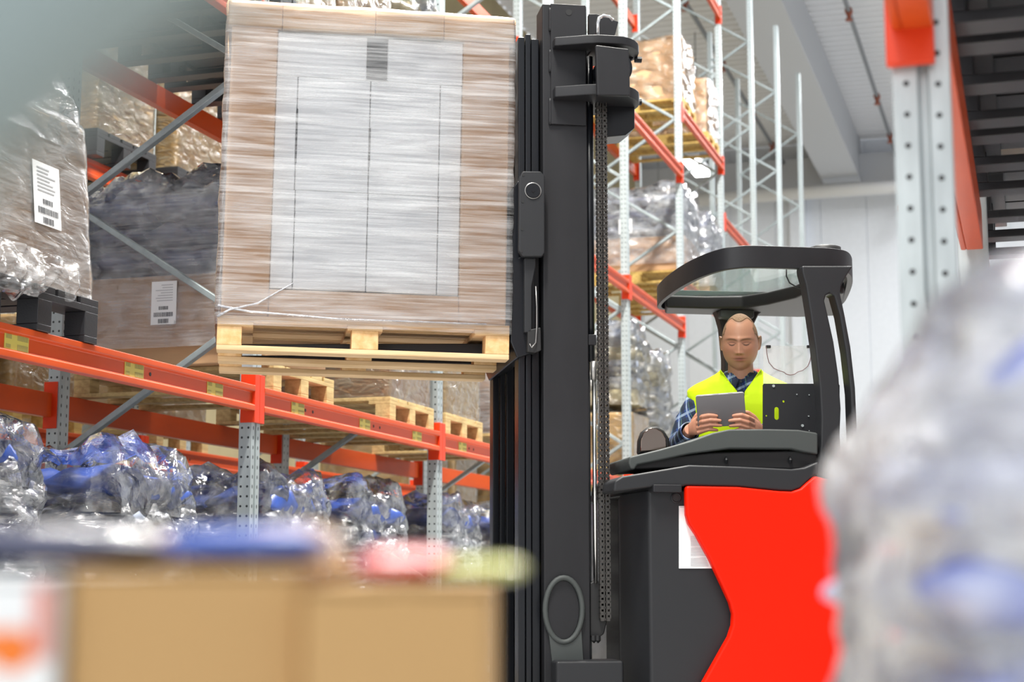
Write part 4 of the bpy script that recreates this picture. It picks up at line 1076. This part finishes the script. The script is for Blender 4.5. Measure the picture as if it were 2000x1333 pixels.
body.loft([ell(x, y, z, rx, ry) for z, x, y, rx, ry in trunk])
def limb(pts, rr, seg=16):
    # interpolate smoothly
    P = [Vector(p) for p in pts]; out = []; ro = []
    for i in range(len(P)-1):
        for t in range(6):
            u = t/6; out.append(P[i].lerp(P[i+1], u)); ro.append(rr[i]*(1-u)+rr[i+1]*u)
    out.append(P[-1]); ro.append(rr[-1]); return out, ro
LA = ([(-0.185, 0.012, 1.565), (-0.235, 0.02, 1.48), (-0.275, -0.01, 1.375), (-0.262, -0.10, 1.375), (-0.222, -0.27, 1.425)], [0.056, 0.050, 0.043, 0.040, 0.027])
RA = ([(0.185, 0.012, 1.565), (0.235, 0.02, 1.48), (0.27, -0.01, 1.37), (0.23, -0.12, 1.365), (0.083, -0.27, 1.415)], [0.056, 0.050, 0.043, 0.040, 0.027])
for P_, R_ in (LA, RA):
    a, b = limb(P_, R_); body.tube(a, b, 16)
# legs, seated
for s_ in (-1, 1):
    a, b = limb([(s_*0.09, 0.02, 1.10), (s_*0.11, -0.20, 1.11), (s_*0.115, -0.36, 1.07), (s_*0.115, -0.33, 0.85), (s_*0.115, -0.28, 0.55)], [0.09, 0.078, 0.058, 0.052, 0.036]); body.tube(a, b, 16)
    body.ball((s_*0.115, -0.33, 0.50), 0.045, 0.12, 0.038)
# hands: palm, four fingers across the back of the tablet, thumb on the far side
TABY = -0.335
def hand(side):
    s = side       # -1 picture left hand, fingers point to +x
    wx = -0.222 if s < 0 else 0.083
    dx = 1 if s < 0 else -1
    wz = 1.425 if s < 0 else 1.415
    kx = wx+dx*0.040
    q = MB()
    # palm as loft from the wrist to the knuckles
    rings = []
    for u in (0, 0.35, 0.7, 1.0):
        cx = wx+dx*(-0.008+0.058*u); cy = -0.27-0.078*u**0.8; cz = wz+0.018*u
        hh = 0.026+0.017*min(1, u*1.4); tt = 0.020-0.005*u
        rings.append([(cx+0.3*tt*math.cos(a)*0, cy+tt*math.cos(a), cz+hh*math.sin(a)) for a in [2*math.pi*k/16 for k in range(16)]])
    q.loft(rings)
    tips = [(0.060, 1.474, 0.0), (0.074, 1.454, 0.002), (0.077, 1.434, 0.001), (0.060, 1.415, 0.0)]
    if s > 0: tips = [(0.062, 1.474, 0), (0.078, 1.453, 0.002), (0.076, 1.432, 0.001), (0.056, 1.413, 0)]
    for i, (ln, zt_, yo) in enumerate(tips):
        r = (0.0096, 0.0100, 0.0096, 0.0086)[i]
        x0 = kx+dx*(-0.006); z0 = wz+0.045-0.020*i-(0.006 if i else 0.004)
        ys = lambda z_: -0.3517-0.3057*(z_-1.425)-r*0.93-yo
        p = [(x0, -0.335, z0), (x0+dx*0.022, ys(zt_)+0.004, zt_*0.5+z0*0.5+0.001), (x0+dx*(0.022+ln*0.42), ys(zt_)-0.0045, zt_+0.0015), (x0+dx*(0.022+ln*0.78), ys(zt_)-0.0015, zt_), (x0+dx*(0.022+ln), ys(zt_)+0.0005, zt_-0.0015)]
        a, b = limb(p, [r*1.12, r*1.08, r*0.98, r*0.92, r*0.72]); q.tube(a, b, 12)
        q.ball(tuple(a[-1]), r*0.74, r*0.74, r*0.74, 12, 8)
    # thumb leaves the upper side of the palm near its base and closes on the screen side
    p = [(wx+dx*0.012, -0.285, wz+0.030), (wx+dx*0.030, -0.300, wz+0.058), (wx+dx*0.055, -0.312, wz+0.076), (wx+dx*0.078, -0.317, wz+0.080)]
    a, b = limb(p, [0.0135, 0.0115, 0.0105, 0.008]); q.tube(a, b, 12); q.ball(tuple(a[-1]), 0.0082, 0.0082, 0.0082, 12, 8)
    return q
for s_ in (-1, 1):
    q = hand(s_); body.add(q.v, q.f)
raw = body.mesh('body')
tmp = bpy.data.objects.new('tmp', raw); COL.objects.link(tmp)
rm = tmp.modifiers.new('r', 'REMESH'); rm.mode = 'VOXEL'; rm.voxel_size = 0.0026; rm.use_smooth_shade = True
sm = tmp.modifiers.new('s', 'SMOOTH'); sm.factor = 0.5; sm.iterations = 2
dg = bpy.context.evaluated_depsgraph_get()
bme = bpy.data.meshes.new_from_object(tmp.evaluated_get(dg)); bpy.data.objects.remove(tmp)
for p in bme.polygons: p.use_smooth = True
bme.materials.clear(); bme.materials.append(M['skin'])
def hair_edge(p):
    ax = abs(p.x)
    if p.y > 0.03: return p.z+0.055 if ax < 0.07 or p.z > 0 else p.z+0.04
    side = (p.y+0.035)/0.06
    a = (p.z-(0.032-0.058*max(0, min(1, side)))) if (ax > 0.057 and p.y > -0.046) else -1
    b_ = p.z-(0.088+0.014*g(ax-0.036, 0.013)-0.03*max(0, min(1, (p.y+0.03)/0.05)))
    return max(a, b_)
ca = bme.color_attributes.new('tint', 'FLOAT_COLOR', 'POINT')
HI = HM.inverted()
def mixc(a, b, t): return tuple(a[i]*(1-t)+b[i]*t for i in range(3))
for i, v in enumerate(bme.vertices):
    p = HI @ v.co; c = SK
    if v.co.z > 1.66:
        hl = hair_edge(p)
        if hl > -0.02: c = mixc(c, (0.22, 0.125, 0.065), 0.80*max(0, min(1, (hl+0.008)/0.020)))
        if p.y < 0:
            lip = g(p.x, 0.0150)*(g(p.z+0.0595, 0.0035)+g(p.z+0.0700, 0.0042)); c = mixc(c, (0.42, 0.13, 0.10), min(1, lip*1.0))
            ln = min(1, g(p.x, 0.016)*1.3)*g(p.z+0.0640, 0.0013); c = mixc(c, (0.12, 0.04, 0.03), min(1, ln*1.1))
            st = min(1, max(0, (-0.05-p.z)/0.03))*0.22; c = mixc(c, (0.40, 0.24, 0.16), st)
            ck = sum(g(p.x-s_*0.042, 0.018)*g(p.z+0.03, 0.018) for s_ in (-1, 1)); c = mixc(c, (0.58, 0.21, 0.13), 0.35*min(1, ck))
            br = sum(min(1, 1.4*g(p.x-s_*0.031, 0.0145))*g(p.z-(0.0215-9*(p.x-s_*0.034)**2), 0.0028) for s_ in (-1, 1)); c = mixc(c, (0.17, 0.085, 0.045), min(0.8, br*1.1))
            sh2 = sum(min(1, 1.3*g(p.x-s_*0.031, 0.013))*g(p.z-(0.0075-14*(p.x-s_*0.031)**2), 0.0014) for s_ in (-1, 1)); c = mixc(c, (0.26, 0.12, 0.08), min(0.7, sh2))  # eyelid crease shade painted into the skin colour
            ey = sum(min(1, 1.6*g(p.x-s_*0.031, 0.0095))*g(p.z-(-0.0050+28*(p.x-s_*0.031)**2), 0.0019) for s_ in (-1, 1)); c = mixc(c, (0.03, 0.018, 0.014), min(1, ey*1.1))
            no = sum(g(p.x-s_*0.007, 0.0028)*g(p.z+0.0425, 0.0015) for s_ in (-1, 1)); c = mixc(c, (0.15, 0.05, 0.04), min(0.8, no))
    elif v.co.y < -0.25 and v.co.z > 1.3:
        c = mixc(SK, (0.58, 0.24, 0.16), 0.4)
    ca.data[i].color = (*c, 1)
bo = bpy.data.objects.new('body', bme); COL.objects.link(bo); bo.parent = per
# short hair
def hair_keep(p): return hair_edge(p) > 0.006
M['hair'] = mat('short_sandy_hair', (0.34, 0.205, 0.11), 0.75, color2=(0.22, 0.13, 0.07), vscale=(160, 160, 60), bump=0.6, bscale=(420, 420, 160), bdist=0.003)
q = head_grid(150, 200, 0.0016, hair_keep)
ho = q.build('hair', M['hair'], per, smooth=True)
so = ho.modifiers.new('s', 'SOLIDIFY'); so.thickness = 0.0022; so.offset = -1

# plaid shirt
def plaid():
    m = mat('blue_plaid_cotton', (0.03, 0.07, 0.22), 0.85)
    nt = m.node_tree; N = nt.nodes.new; L = nt.links.new; b = nt.nodes['Principled BSDF']
    tc = N('ShaderNodeTexCoord'); sp = N('ShaderNodeSeparateXYZ')
    mpp = N('ShaderNodeMapping'); mpp.inputs['Rotation'].default_value = (0, rad(24), 0); L(tc.outputs['Object'], mpp.inputs[0]); L(mpp.outputs[0], sp.inputs[0])
    def mth(op, a, bb=None):
        n = N('ShaderNodeMath'); n.operation = op
        for i, v in enumerate((a, bb)):
            if v is None: continue
            if isinstance(v, (int, float)): n.inputs[i].default_value = v
            else: L(v, n.inputs[i])
        return n.outputs[0]
    xy = mth('SUBTRACT', sp.outputs[0], mth('MULTIPLY', sp.outputs[1], 0.8))
    def stripe(sock, per_, w, ph=0.0):
        return mth('LESS_THAN', mth('ABSOLUTE', mth('SUBTRACT', mth('FRACT', mth('ADD', mth('DIVIDE', sock, per_), ph)), 0.5)), w)
    base = (0.022, 0.055, 0.20, 1)
    prev = None
    for fac, col, amt in ((stripe(xy, 0.062, 0.22), (0.012, 0.02, 0.035), 0.75), (stripe(sp.outputs[2], 0.062, 0.22), (0.012, 0.02, 0.035), 0.7),
                          (stripe(sp.outputs[2], 0.062, 0.09, 0.5), (0.36, 0.46, 0.62), 0.65), (stripe(xy, 0.062, 0.08, 0.5), (0.36, 0.46, 0.62), 0.65),
                          (stripe(xy, 0.062, 0.025, 0.25), (0.10, 0.22, 0.12), 0.8)):
        mx = N('ShaderNodeMix'); mx.data_type = 'RGBA'
        if prev is None: mx.inputs['A'].default_value = base
        else: L(prev, mx.inputs['A'])
        mx.inputs['B'].default_value = (*col, 1); L(mth('MULTIPLY', fac, amt), mx.inputs['Factor']); prev = mx.outputs['Result']
    L(prev, b.inputs['Base Color']); return m
M['plaid'] = plaid()
shirt = MB()
shirt.loft([ell(x, y, z, rx+0.008, ry+0.008) for z, x, y, rx, ry in trunk[1:]]+[ell(0, 0.004, 1.70, 0.072, 0.066, pw_=2)], cap=False)
for P_, R_ in (LA, RA):
    P2 = list(P_); P2[-1] = tuple(Vector(P_[-2]).lerp(Vector(P_[-1]), 0.86))
    a, b = limb(P2, [R_[0]+0.014, R_[1]+0.017, R_[2]+0.018, R_[3]+0.016, R_[4]+0.017])
    b = [r*(1+0.07*noise.noise(Vector((i*0.9, 3, 1)))) for i, r in enumerate(b)]
    shirt.tube(a, b, 20, cap=False)
sh_ = shirt.build('shirt', M['plaid'], per, smooth=True)
so = sh_.modifiers.new('s', 'SOLIDIFY'); so.thickness = 0.003
# cuffs
for P_, R_ in (LA, RA):
    q = MB(); d_ = (Vector(P_[-1])-Vector(P_[-2])); c0 = Vector(P_[-2])+d_*0.80; c1 = Vector(P_[-2])+d_*0.93
    q.tube([c0, c1], [0.046, 0.042], 20, cap=False)
    cu = q.build('cuff', M['plaid'], sh_, smooth=True); so = cu.modifiers.new('s', 'SOLIDIFY'); so.thickness = 0.004
# collar: two folded leaves
for s_ in (-1, 1):
    q = MB()
    n_ = 12
    for i in range(n_+1):
        u = i/n_
        a = math.pi/2-u*(math.pi-0.12)           # from the nape round to the throat
        x = s_*math.cos(a)*0.074; y = -0.004+math.sin(a)*0.072
        top = (x, y-0.004, 1.728-0.062*u**1.6)
        drop = 0.032+0.016*u**3
        x2 = s_*math.cos(a)*0.088; y2 = -0.004+math.sin(a)*0.090
        bot = (x2+s_*0.016*u**4, y2-0.004*u, top[2]-drop)
        q.v += [top, bot]
        if i: q.f.append((2*i-2, 2*i-1, 2*i+1, 2*i))
    co = q.build('collar', M['plaid'], sh_, smooth=True); so = co.modifiers.new('s', 'SOLIDIFY'); so.thickness = 0.004
q = MB()
for z in (1.655, 1.60):
    q.tube([(0.0, -0.112 if z < 1.63 else -0.085, z), (0.0, -0.118 if z < 1.63 else -0.092, z)], 0.0055, 12)
q.build('shirt_button', M['rubber'], sh_)
# vest
M['hivis'] = mat('yellow_high_vis_fabric', (0.72, 1.0, 0.0), 0.75, bump=0.12, bscale=(18, 18, 18), bdist=0.02)
vl = [(1.12, 0.185, 0.145), (1.25, 0.185, 0.14), (1.36, 0.200, 0.142), (1.47, 0.210, 0.142), (1.55, 0.226, 0.132), (1.60, 0.238, 0.118), (1.628, 0.240, 0.104), (1.652, 0.205, 0.096), (1.675, 0.155, 0.090), (1.70, 0.108, 0.086), (1.712, 0.094, 0.084)]
rows = []
nn = 74
def lerp_ring(z):
    for i in range(len(vl)-1):
        if vl[i][0] <= z <= vl[i+1][0]+1e-9:
            t = (z-vl[i][0])/(vl[i+1][0]-vl[i][0]); return vl[i][1]*(1-t)+vl[i+1][1]*t, vl[i][2]*(1-t)+vl[i+1][2]*t
    return vl[-1][1:]
zs = [1.12+i*(1.712-1.12)/74 for i in range(75)]
q = MB()
for z in zs:
    rx, ry = lerp_ring(z)
    for k in range(nn):
        a = 2*math.pi*k/nn; c_, s__ = math.cos(a), math.sin(a)
        x = rx*math.copysign(abs(c_)**0.87, c_); y = 0.012+ry*math.copysign(abs(s__)**0.87, s__)
        w_ = 0.006*noise.noise(Vector((x*9, y*9, z*6)))
        if s__ < 0:      # close the front towards the V
            lim = (z-1.583)*0.70
            if lim > 0 and abs(x) < lim: x = math.copysign(lim, x if x else 1)
        q.v.append((x*(1+w_*3), y*(1+w_*4), z))
for i in range(len(zs)-1):
    for k in range(nn):
        a = (i*nn+k, i*nn+(k+1) % nn, (i+1)*nn+(k+1) % nn, (i+1)*nn+k)
        c_ = sum((Vector(q.v[j]) for j in a), Vector())/4
        lim = (c_.z-1.583)*0.70
        xs_ = [q.v[j][0] for j in a]
        if c_.y < 0 and lim > 0 and abs(c_.x) < lim-0.0005 and (max(xs_)-min(xs_) < 1e-4 or abs(c_.x) < lim*0.98): continue
        if c_.y < 0 and lim > 0.006 and min(xs_) < 0 < max(xs_): continue
        # arm holes
        q.f.append(a)
ve = q.build('vest', M['hivis'], per, smooth=True); so = ve.modifiers.new('s', 'SOLIDIFY'); so.thickness = 0.003
q = MB(); q.box(-0.003, 0.003, -0.136, -0.130, 1.13, 1.578); q.build('zip', mat('yellow_zip', (0.55, 0.75, 0.02), 0.6), ve)

# tablet
M['tablet'] = mat('space_grey_aluminium', (0.20, 0.19, 0.20), 0.42, metal=0.7)
tb = thing('tablet', 'grey tablet computer held in both hands of the driver', 'tablet', (0, 0, 0))
tb.matrix_world = Matrix.Translation((pw.x, pw.y, -0.02)) @ Matrix.Rotation(PROT, 4, 'Z') @ Matrix.Translation((-0.083, -0.348, 1.430)) @ Matrix.Rotation(rad(-3.5), 4, 'Y') @ Matrix.Rotation(rad(17), 4, 'X')
def rrect(w_, h, r, n=6):
    o = []
    for cx, cy, a0 in ((w_/2-r, h-r, 0), (-w_/2+r, h-r, 90), (-w_/2+r, r, 180), (w_/2-r, r, 270)):
        for i in range(n+1):
            a = rad(a0+90*i/n); o.append((cx+r*math.cos(a), cy+r*math.sin(a)))
    return o
q = MB(); q.prism(rrect(0.208, 0.142, 0.010), -0.0035, 0.0035, 'y'); q.build('tablet_back', M['tablet'], tb, bevel=0.0015)
q = MB(); q.prism(rrect(0.2075, 0.1445, 0.010), 0.0036, 0.0046, 'y'); q.build('tablet_screen_border', M['sticker'], tb)
q = MB(); q.box(-0.085, 0.085, 0.0047, 0.0052, 0.012, 0.130); q.build('tablet_screen', M['rubber'], tb)
q = MB(); q.box(0.035, 0.055, -0.002, 0.001, 0.1421, 0.1432); q.box(-0.03, -0.005, -0.002, 0.001, 0.1421, 0.1432); q.build('tablet_button', M['steel'], tb)

# ================================================================== RIGHT SIDE RACK AND FOREGROUND
NR = -0.20       # front plane of the rack on the right of the camera
def Rr(s, n, z): return R(s, n, z)
def px_s(px, n):  # along-aisle distance at which plane n shows at column px
    k = (px-1000)/F/math.cos(PITCH)
    # (s sin - n cos)/(s cos + n sin) = k (near the horizon)
    return n*(math.cos(TH)+k*math.sin(TH))/(math.sin(TH)-k*math.cos(TH))

# rack on the right of the aisle
t = thing('rack_frame', 'large out of focus galvanised rack upright with an orange connector at the upper right', 'rack frame', R(3.0, 0.112, 0), AROT)
q = MB(); q.prism([(0, 0), (0, 0.035), (0.015, 0.040), (0.015, 0.052), (0, 0.057), (0, 0.10), (0.07, 0.10), (0.07, 0)], 0, 6.0, 'z'); nf = len(q.f)
for i in range(70):
    z = 0.2+i*0.0575
    for y in (0.020, 0.076): q.tube([(-0.0006, y+(0.0 if y < 0.05 else 0.0), z-(0.006 if y < 0.05 else 0)), (0.004, y, z-(0.006 if y < 0.05 else 0))], 0.0055, 8)
up_ = q.build('upright', M['galv'], t); up_.data.materials.append(M['rubber'])
for p in list(up_.data.polygons)[nf:]: p.material_index = 1
q = MB(); q.box(0, 0.07, -1.1, -1.0, 0, 6.0); q.build('upright', M['galv'], t, bevel=0.003)
for i in range(5):
    q = MB(); a_, b_ = (0.0, -1.0) if i % 2 else (-1.0, 0.0)
    q.bar((0.035, a_, 1.9+i*0.8), (0.035, b_, 2.7+i*0.8), 0.04, 0.03); q.build('brace', M['brace'], t)
def beam_r(s0, L_, n, zc, label, h=0.13):
    t = thing('rack_beam', label, 'rack beam', R(s0, n, zc), AROT)
    q = MB(); q.box(0, L_, -0.055, 0, -h/2, h/2); q.box(0, L_, 0, 0.018, -h/2, -h/2+0.03); q.box(0, L_, 0, 0.018, h/2-0.03, h/2); q.build('beam', M['orange'], t, bevel=0.004)
    return t
t = beam_r(0.30, 2.69, 0.190, EYE+1.045, 'blurred orange beam and connector at the top right, coming toward the viewer')
q = MB(); q.box(2.67, 2.692, -0.055, 0.03, -0.13, 0.13); q.build('end_connector', M['connector'], t, bevel=0.004)
beam_r(3.08, 2.7, 0.182, EYE+1.18, 'brownish orange beam receding behind the blurred upright at the right', 0.14)
frame(5.85, 0.235, 6.0, 'second rack frame of the right hand row, hidden behind the near load', dep=-1.2) if False else None
t = thing('rack_frame', 'rack upright at the far end of the brownish beam at the right', 'rack frame', R(5.82, 0.112, 0), AROT)
q = MB(); q.box(0, 0.09, 0, 0.10, 0, 6.0); q.build('upright', M['galv'], t, bevel=0.003)
q = MB(); q.box(0, 0.09, -1.1, -1.0, 0, 6.0); q.build('upright', M['galv'], t, bevel=0.003)
q = MB(); q.bar((0.045, 0.0, 1.2), (0.045, -1.0, 2.0), 0.04, 0.03); q.bar((0.045, -1.0, 2.0), (0.045, 0.0, 2.8), 0.04, 0.03); q.build('brace', M['brace'], t)
beam_r(3.08, 2.7, -0.965, EYE+1.18, 'rear beam of the right hand rack under the dark pallets', 0.14)
beam_r(5.93, 2.7, 0.182, EYE+1.18, 'farther orange beam of the right hand rack', 0.14)
beam_r(5.93, 2.7, -0.965, EYE+1.18, 'farther rear beam of the right hand rack', 0.14)
for s_, lab in ((3.12, 'nearest'), (3.98, 'middle one'), (4.86, 'farthest of the three')):
    pallet('black', s_, -1.0, EYE+1.262, 'black pallet seen from below at the upper right, '+lab)
    carton_load(s_, -1.0, EYE+1.262+PLB, 0.9, 'wrapped load on the black pallets at the upper right, '+lab, fm='filmload')
t = carton_load(6.0, -1.0, EYE+1.262+PLB, 0.9, 'pinkish brown wrapped carton at the right edge beyond the dark pallets', card='cardpale', fm='filmload')
pallet('black', 6.0, -1.0, EYE+1.262, 'black pallet under the pinkish wrapped carton at the right edge')
t = sack_load(6.95, -1.0, PLH, 10, 'tall grey film wrapped sack stack behind the right hand rack', fm='filmgrey', cols=('sackgrey', 'sacknavy'), th_=0.155)
pallet('pale', 6.95, -1.0, 0, 'wooden pallet under the tall grey sack stack at the right')

# near, strongly blurred sack pile on the right
t = thing('wrapped_sack_load', 'huge blurred pile of white and blue film wrapped sacks at the right edge', 'wrapped sacks', (0.252, 1.02, 0.0), 0)
t.rotation_euler = (0, 0, rad(4))
M['filmnear'] = film('bright_blue_white_film', 0.05, 0.82, color=(0.97, 0.98, 1.0), scale=(4, 4, 11), crumple=(14, 14, 24), cb=1.0, rough=0.2)
M['sackpale'] = mat('pale_blue_sack', (0.80, 0.84, 0.97), 0.45, color2=(0.07, 0.11, 0.45), vscale=(9, 9, 14), coat=0.4)
rnd = random.Random(9)
for L_ in range(14):
    z = 0.02+L_*0.0685; ins = max(0, (L_-11))*0.03
    for c_ in range(3):
        key = ('near', L_ % 3)
        if key not in SACK: SACK[key] = sack_mesh(0.34, 0.30, 0.078, L_*3.3, (M['sackpale'], M['sackpale'], M['sackpale'])[L_ % 3])
        o = bpy.data.objects.new('sack', SACK[key]); COL.objects.link(o); o.parent = t
        o.location = (0.185+ins+c_*0.29+rnd.uniform(-0.012, 0.012), 0.16, z+0.034)
        if L_ == 13 and c_ == 0: o.location.x += 0.05
add_shell(t, M['filmnear'], -0.02, 0.86, -0.01, 0.34, 0.0, 0.93, 50, 20, 60, 0.019, (6, 6, 11), rnd=0.12, seed=6.1, taper=0.05, topamp=0.05)

# near cartons at the lower left
def near_carton(x0, x1, y0, y1, z0, z1, label, m='cardyellow', nm='cardboard_carton', rz=0):
    t = thing(nm, label, 'carton', (x0, y0, z0), rad(rz))
    q = MB(); q.box(0, x1-x0, 0, y1-y0, 0, z1-z0-0.004); q.build('carton_body', M[m], t, bevel=0.003)
    w_ = (x1-x0)/2
    q = MB(); q.box(0.0, w_-0.0008, 0, y1-y0, z1-z0-0.003, z1-z0); q.build('carton_flap', M[m], t)
    q = MB(); q.box(w_+0.0008, x1-x0, 0, y1-y0, z1-z0-0.003, z1-z0); q.build('carton_flap', M[m], t)
    return t
M['cardnear'] = mat('plain_cardboard', (0.50, 0.30, 0.12), 0.7, var=0.05, vscale=(4, 4, 4))
q = thing('wooden_pallet', 'low pallet under the blurred near cartons', 'pallet', (0, 0, 0)); bpy.data.objects.remove(q)
t = copy_tree(PAL['pale']); t['label'] = 'pallet under the blurred near cartons at the lower left'; t.location = (-1.15, 0.72, 0); t.rotation_euler = (0, 0, 0)
near_carton(-0.2095, -0.099, 0.80, 1.10, PLH, 0.757, 'blurred brown carton at the lower left under the blue bundle', 'cardnear')
near_carton(-0.0965, -0.009, 0.78, 1.08, PLH, 0.749, 'blurred pale brown carton at the bottom centre under the red bundle', 'cardnear')
t = near_carton(-0.36, -0.2125, 0.79, 1.09, PLH, 0.753, 'blurred white carton with red and orange print at the lower left corner', 'sticker')
q = MB(); q.box(0.137, 0.1455, -0.0015, 0.0, 0.590-0.02, 0.604); q.build('red_print', mat('faded_red_print', (0.70, 0.25, 0.20), 0.6), t)
q = MB(); q.tube([(0.128, -0.001, 0.574), (0.128, -0.0005, 0.574)], 0.010, 16); q.box(0.095, 0.130, -0.0015, 0.0, 0.570, 0.583); q.build('orange_print', mat('orange_print', (0.85, 0.20, 0.02), 0.6), t)
M['bluefab'] = mat('blue_plastic', (0.03, 0.09, 0.42), 0.4, coat=0.3)
M['navyfab'] = mat('navy_plastic', (0.012, 0.018, 0.07), 0.4, coat=0.4)
M['redfab'] = mat('red_plastic', (0.62, 0.09, 0.10), 0.35, coat=0.5)
M['limefab'] = mat('yellow_green_plastic', (0.50, 0.52, 0.10), 0.35, coat=0.5)
def bundle(x0, x1, z0, z1, y, m, label, name='plastic_bundle'):
    t = thing(name, label, 'bundle', ((x0+x1)/2, y, z0))
    L_ = x1-x0; h = z1-z0
    o = bpy.data.objects.new('bundle_core', sack_mesh(L_, 0.10, h*0.95, x0*40, M[m])); COL.objects.link(o); o.parent = t; o.location = (0, 0, h*0.5)
    return t
bundle(-0.245-0.08, -0.172, 0.7585, 0.776, 0.87, 'navyfab', 'blurred navy bundle lying on the cartons at the lower left')
bundle(-0.170, -0.092, 0.7585, 0.776, 0.85, 'bluefab', 'blurred bright blue bundle on the brown carton')
bundle(-0.075, -0.030, 0.7505, 0.766, 0.86, 'redfab', 'blurred red bundle on the pale brown carton')
bundle(-0.034, 0.006, 0.7505, 0.760, 0.83, 'limefab', 'blurred yellow green bundle at the corner of the pale carton')
t = thing('film_heap', 'blurred heap of clear crumpled film behind the blue bundle', 'film', (-0.16, 0.98, 0.7585))
add_shell(t, M['filmgrey'], -0.11, 0.06, -0.06, 0.06, 0.0, 0.014, 26, 16, 10, 0.004, (22, 22, 30), rnd=0.006, seed=8.8, topamp=0.012)
# added bar close to the lens, its blur gives the upper left haze
t = thing('rack_frame', 'added very blurred pale grey bar giving the haze at the upper left corner', 'rack frame', (-0.62, 0.22, 0), 0)
q = MB(); q.box(-0.05, 0.05, 0, 0.07, 0, 3.0); q.build('upright', M['galv'], t)  # out-of-view upright, added to carry the bar
dv = Vector((0.768, 0, 0.640)); nv = Vector((-0.640, 0, 0.768))
pm = Vector((-0.0673+0.62, 0.02, 0.811))+nv*0.043
q = MB(); q.bar(pm-dv*0.72, pm+dv*0.9, 0.03, 0.07, up=nv); q.build('brace', mat('haze_bar_grey', (0.23, 0.28, 0.28), 0.7), t)
q = MB(); q.box(1.19, 1.29, 0, 0.07, 0, 3.0); q.build('upright', M['galv'], t)

hall_lamp(33.6, 6.4, 9.25, 1.5, 'bright white hall lamp hanging beyond the far loads', wd=0.38)
hall_lamp(40.0, 8.6, 10.2, 1.9, 'first long strip lamp glowing below the bright hall lamp', rz=math.pi/2)
hall_lamp(40.5, 8.2, 9.3, 1.4, 'lower strip lamp glowing behind the second grey upright', rz=math.pi/2)
hall_lamp(41.0, 8.2, 8.8, 1.4, 'lowest strip lamp glowing behind the second grey upright', rz=math.pi/2)

# repeats belong together
GROUPS = {'rack_frame': 'upright frames of the storage racks', 'rack_beam': 'orange beams of the storage racks', 'wooden_pallet': 'wooden pallets under the loads',
          'plastic_pallet': 'black plastic pallets', 'wrapped_carton_load': 'film wrapped carton loads', 'wrapped_sack_load': 'film wrapped sack stacks',
          'sprinkler_pipe': 'sprinkler pipes under the ceiling', 'hall_lamp': 'lamps in the far hall', 'cardboard_carton': 'blurred near cartons', 'plastic_bundle': 'blurred bundles on the near cartons'}
for o in COL.objects:
    if not o.parent and o.name.split('.')[0] in GROUPS: o['group'] = GROUPS[o.name.split('.')[0]]
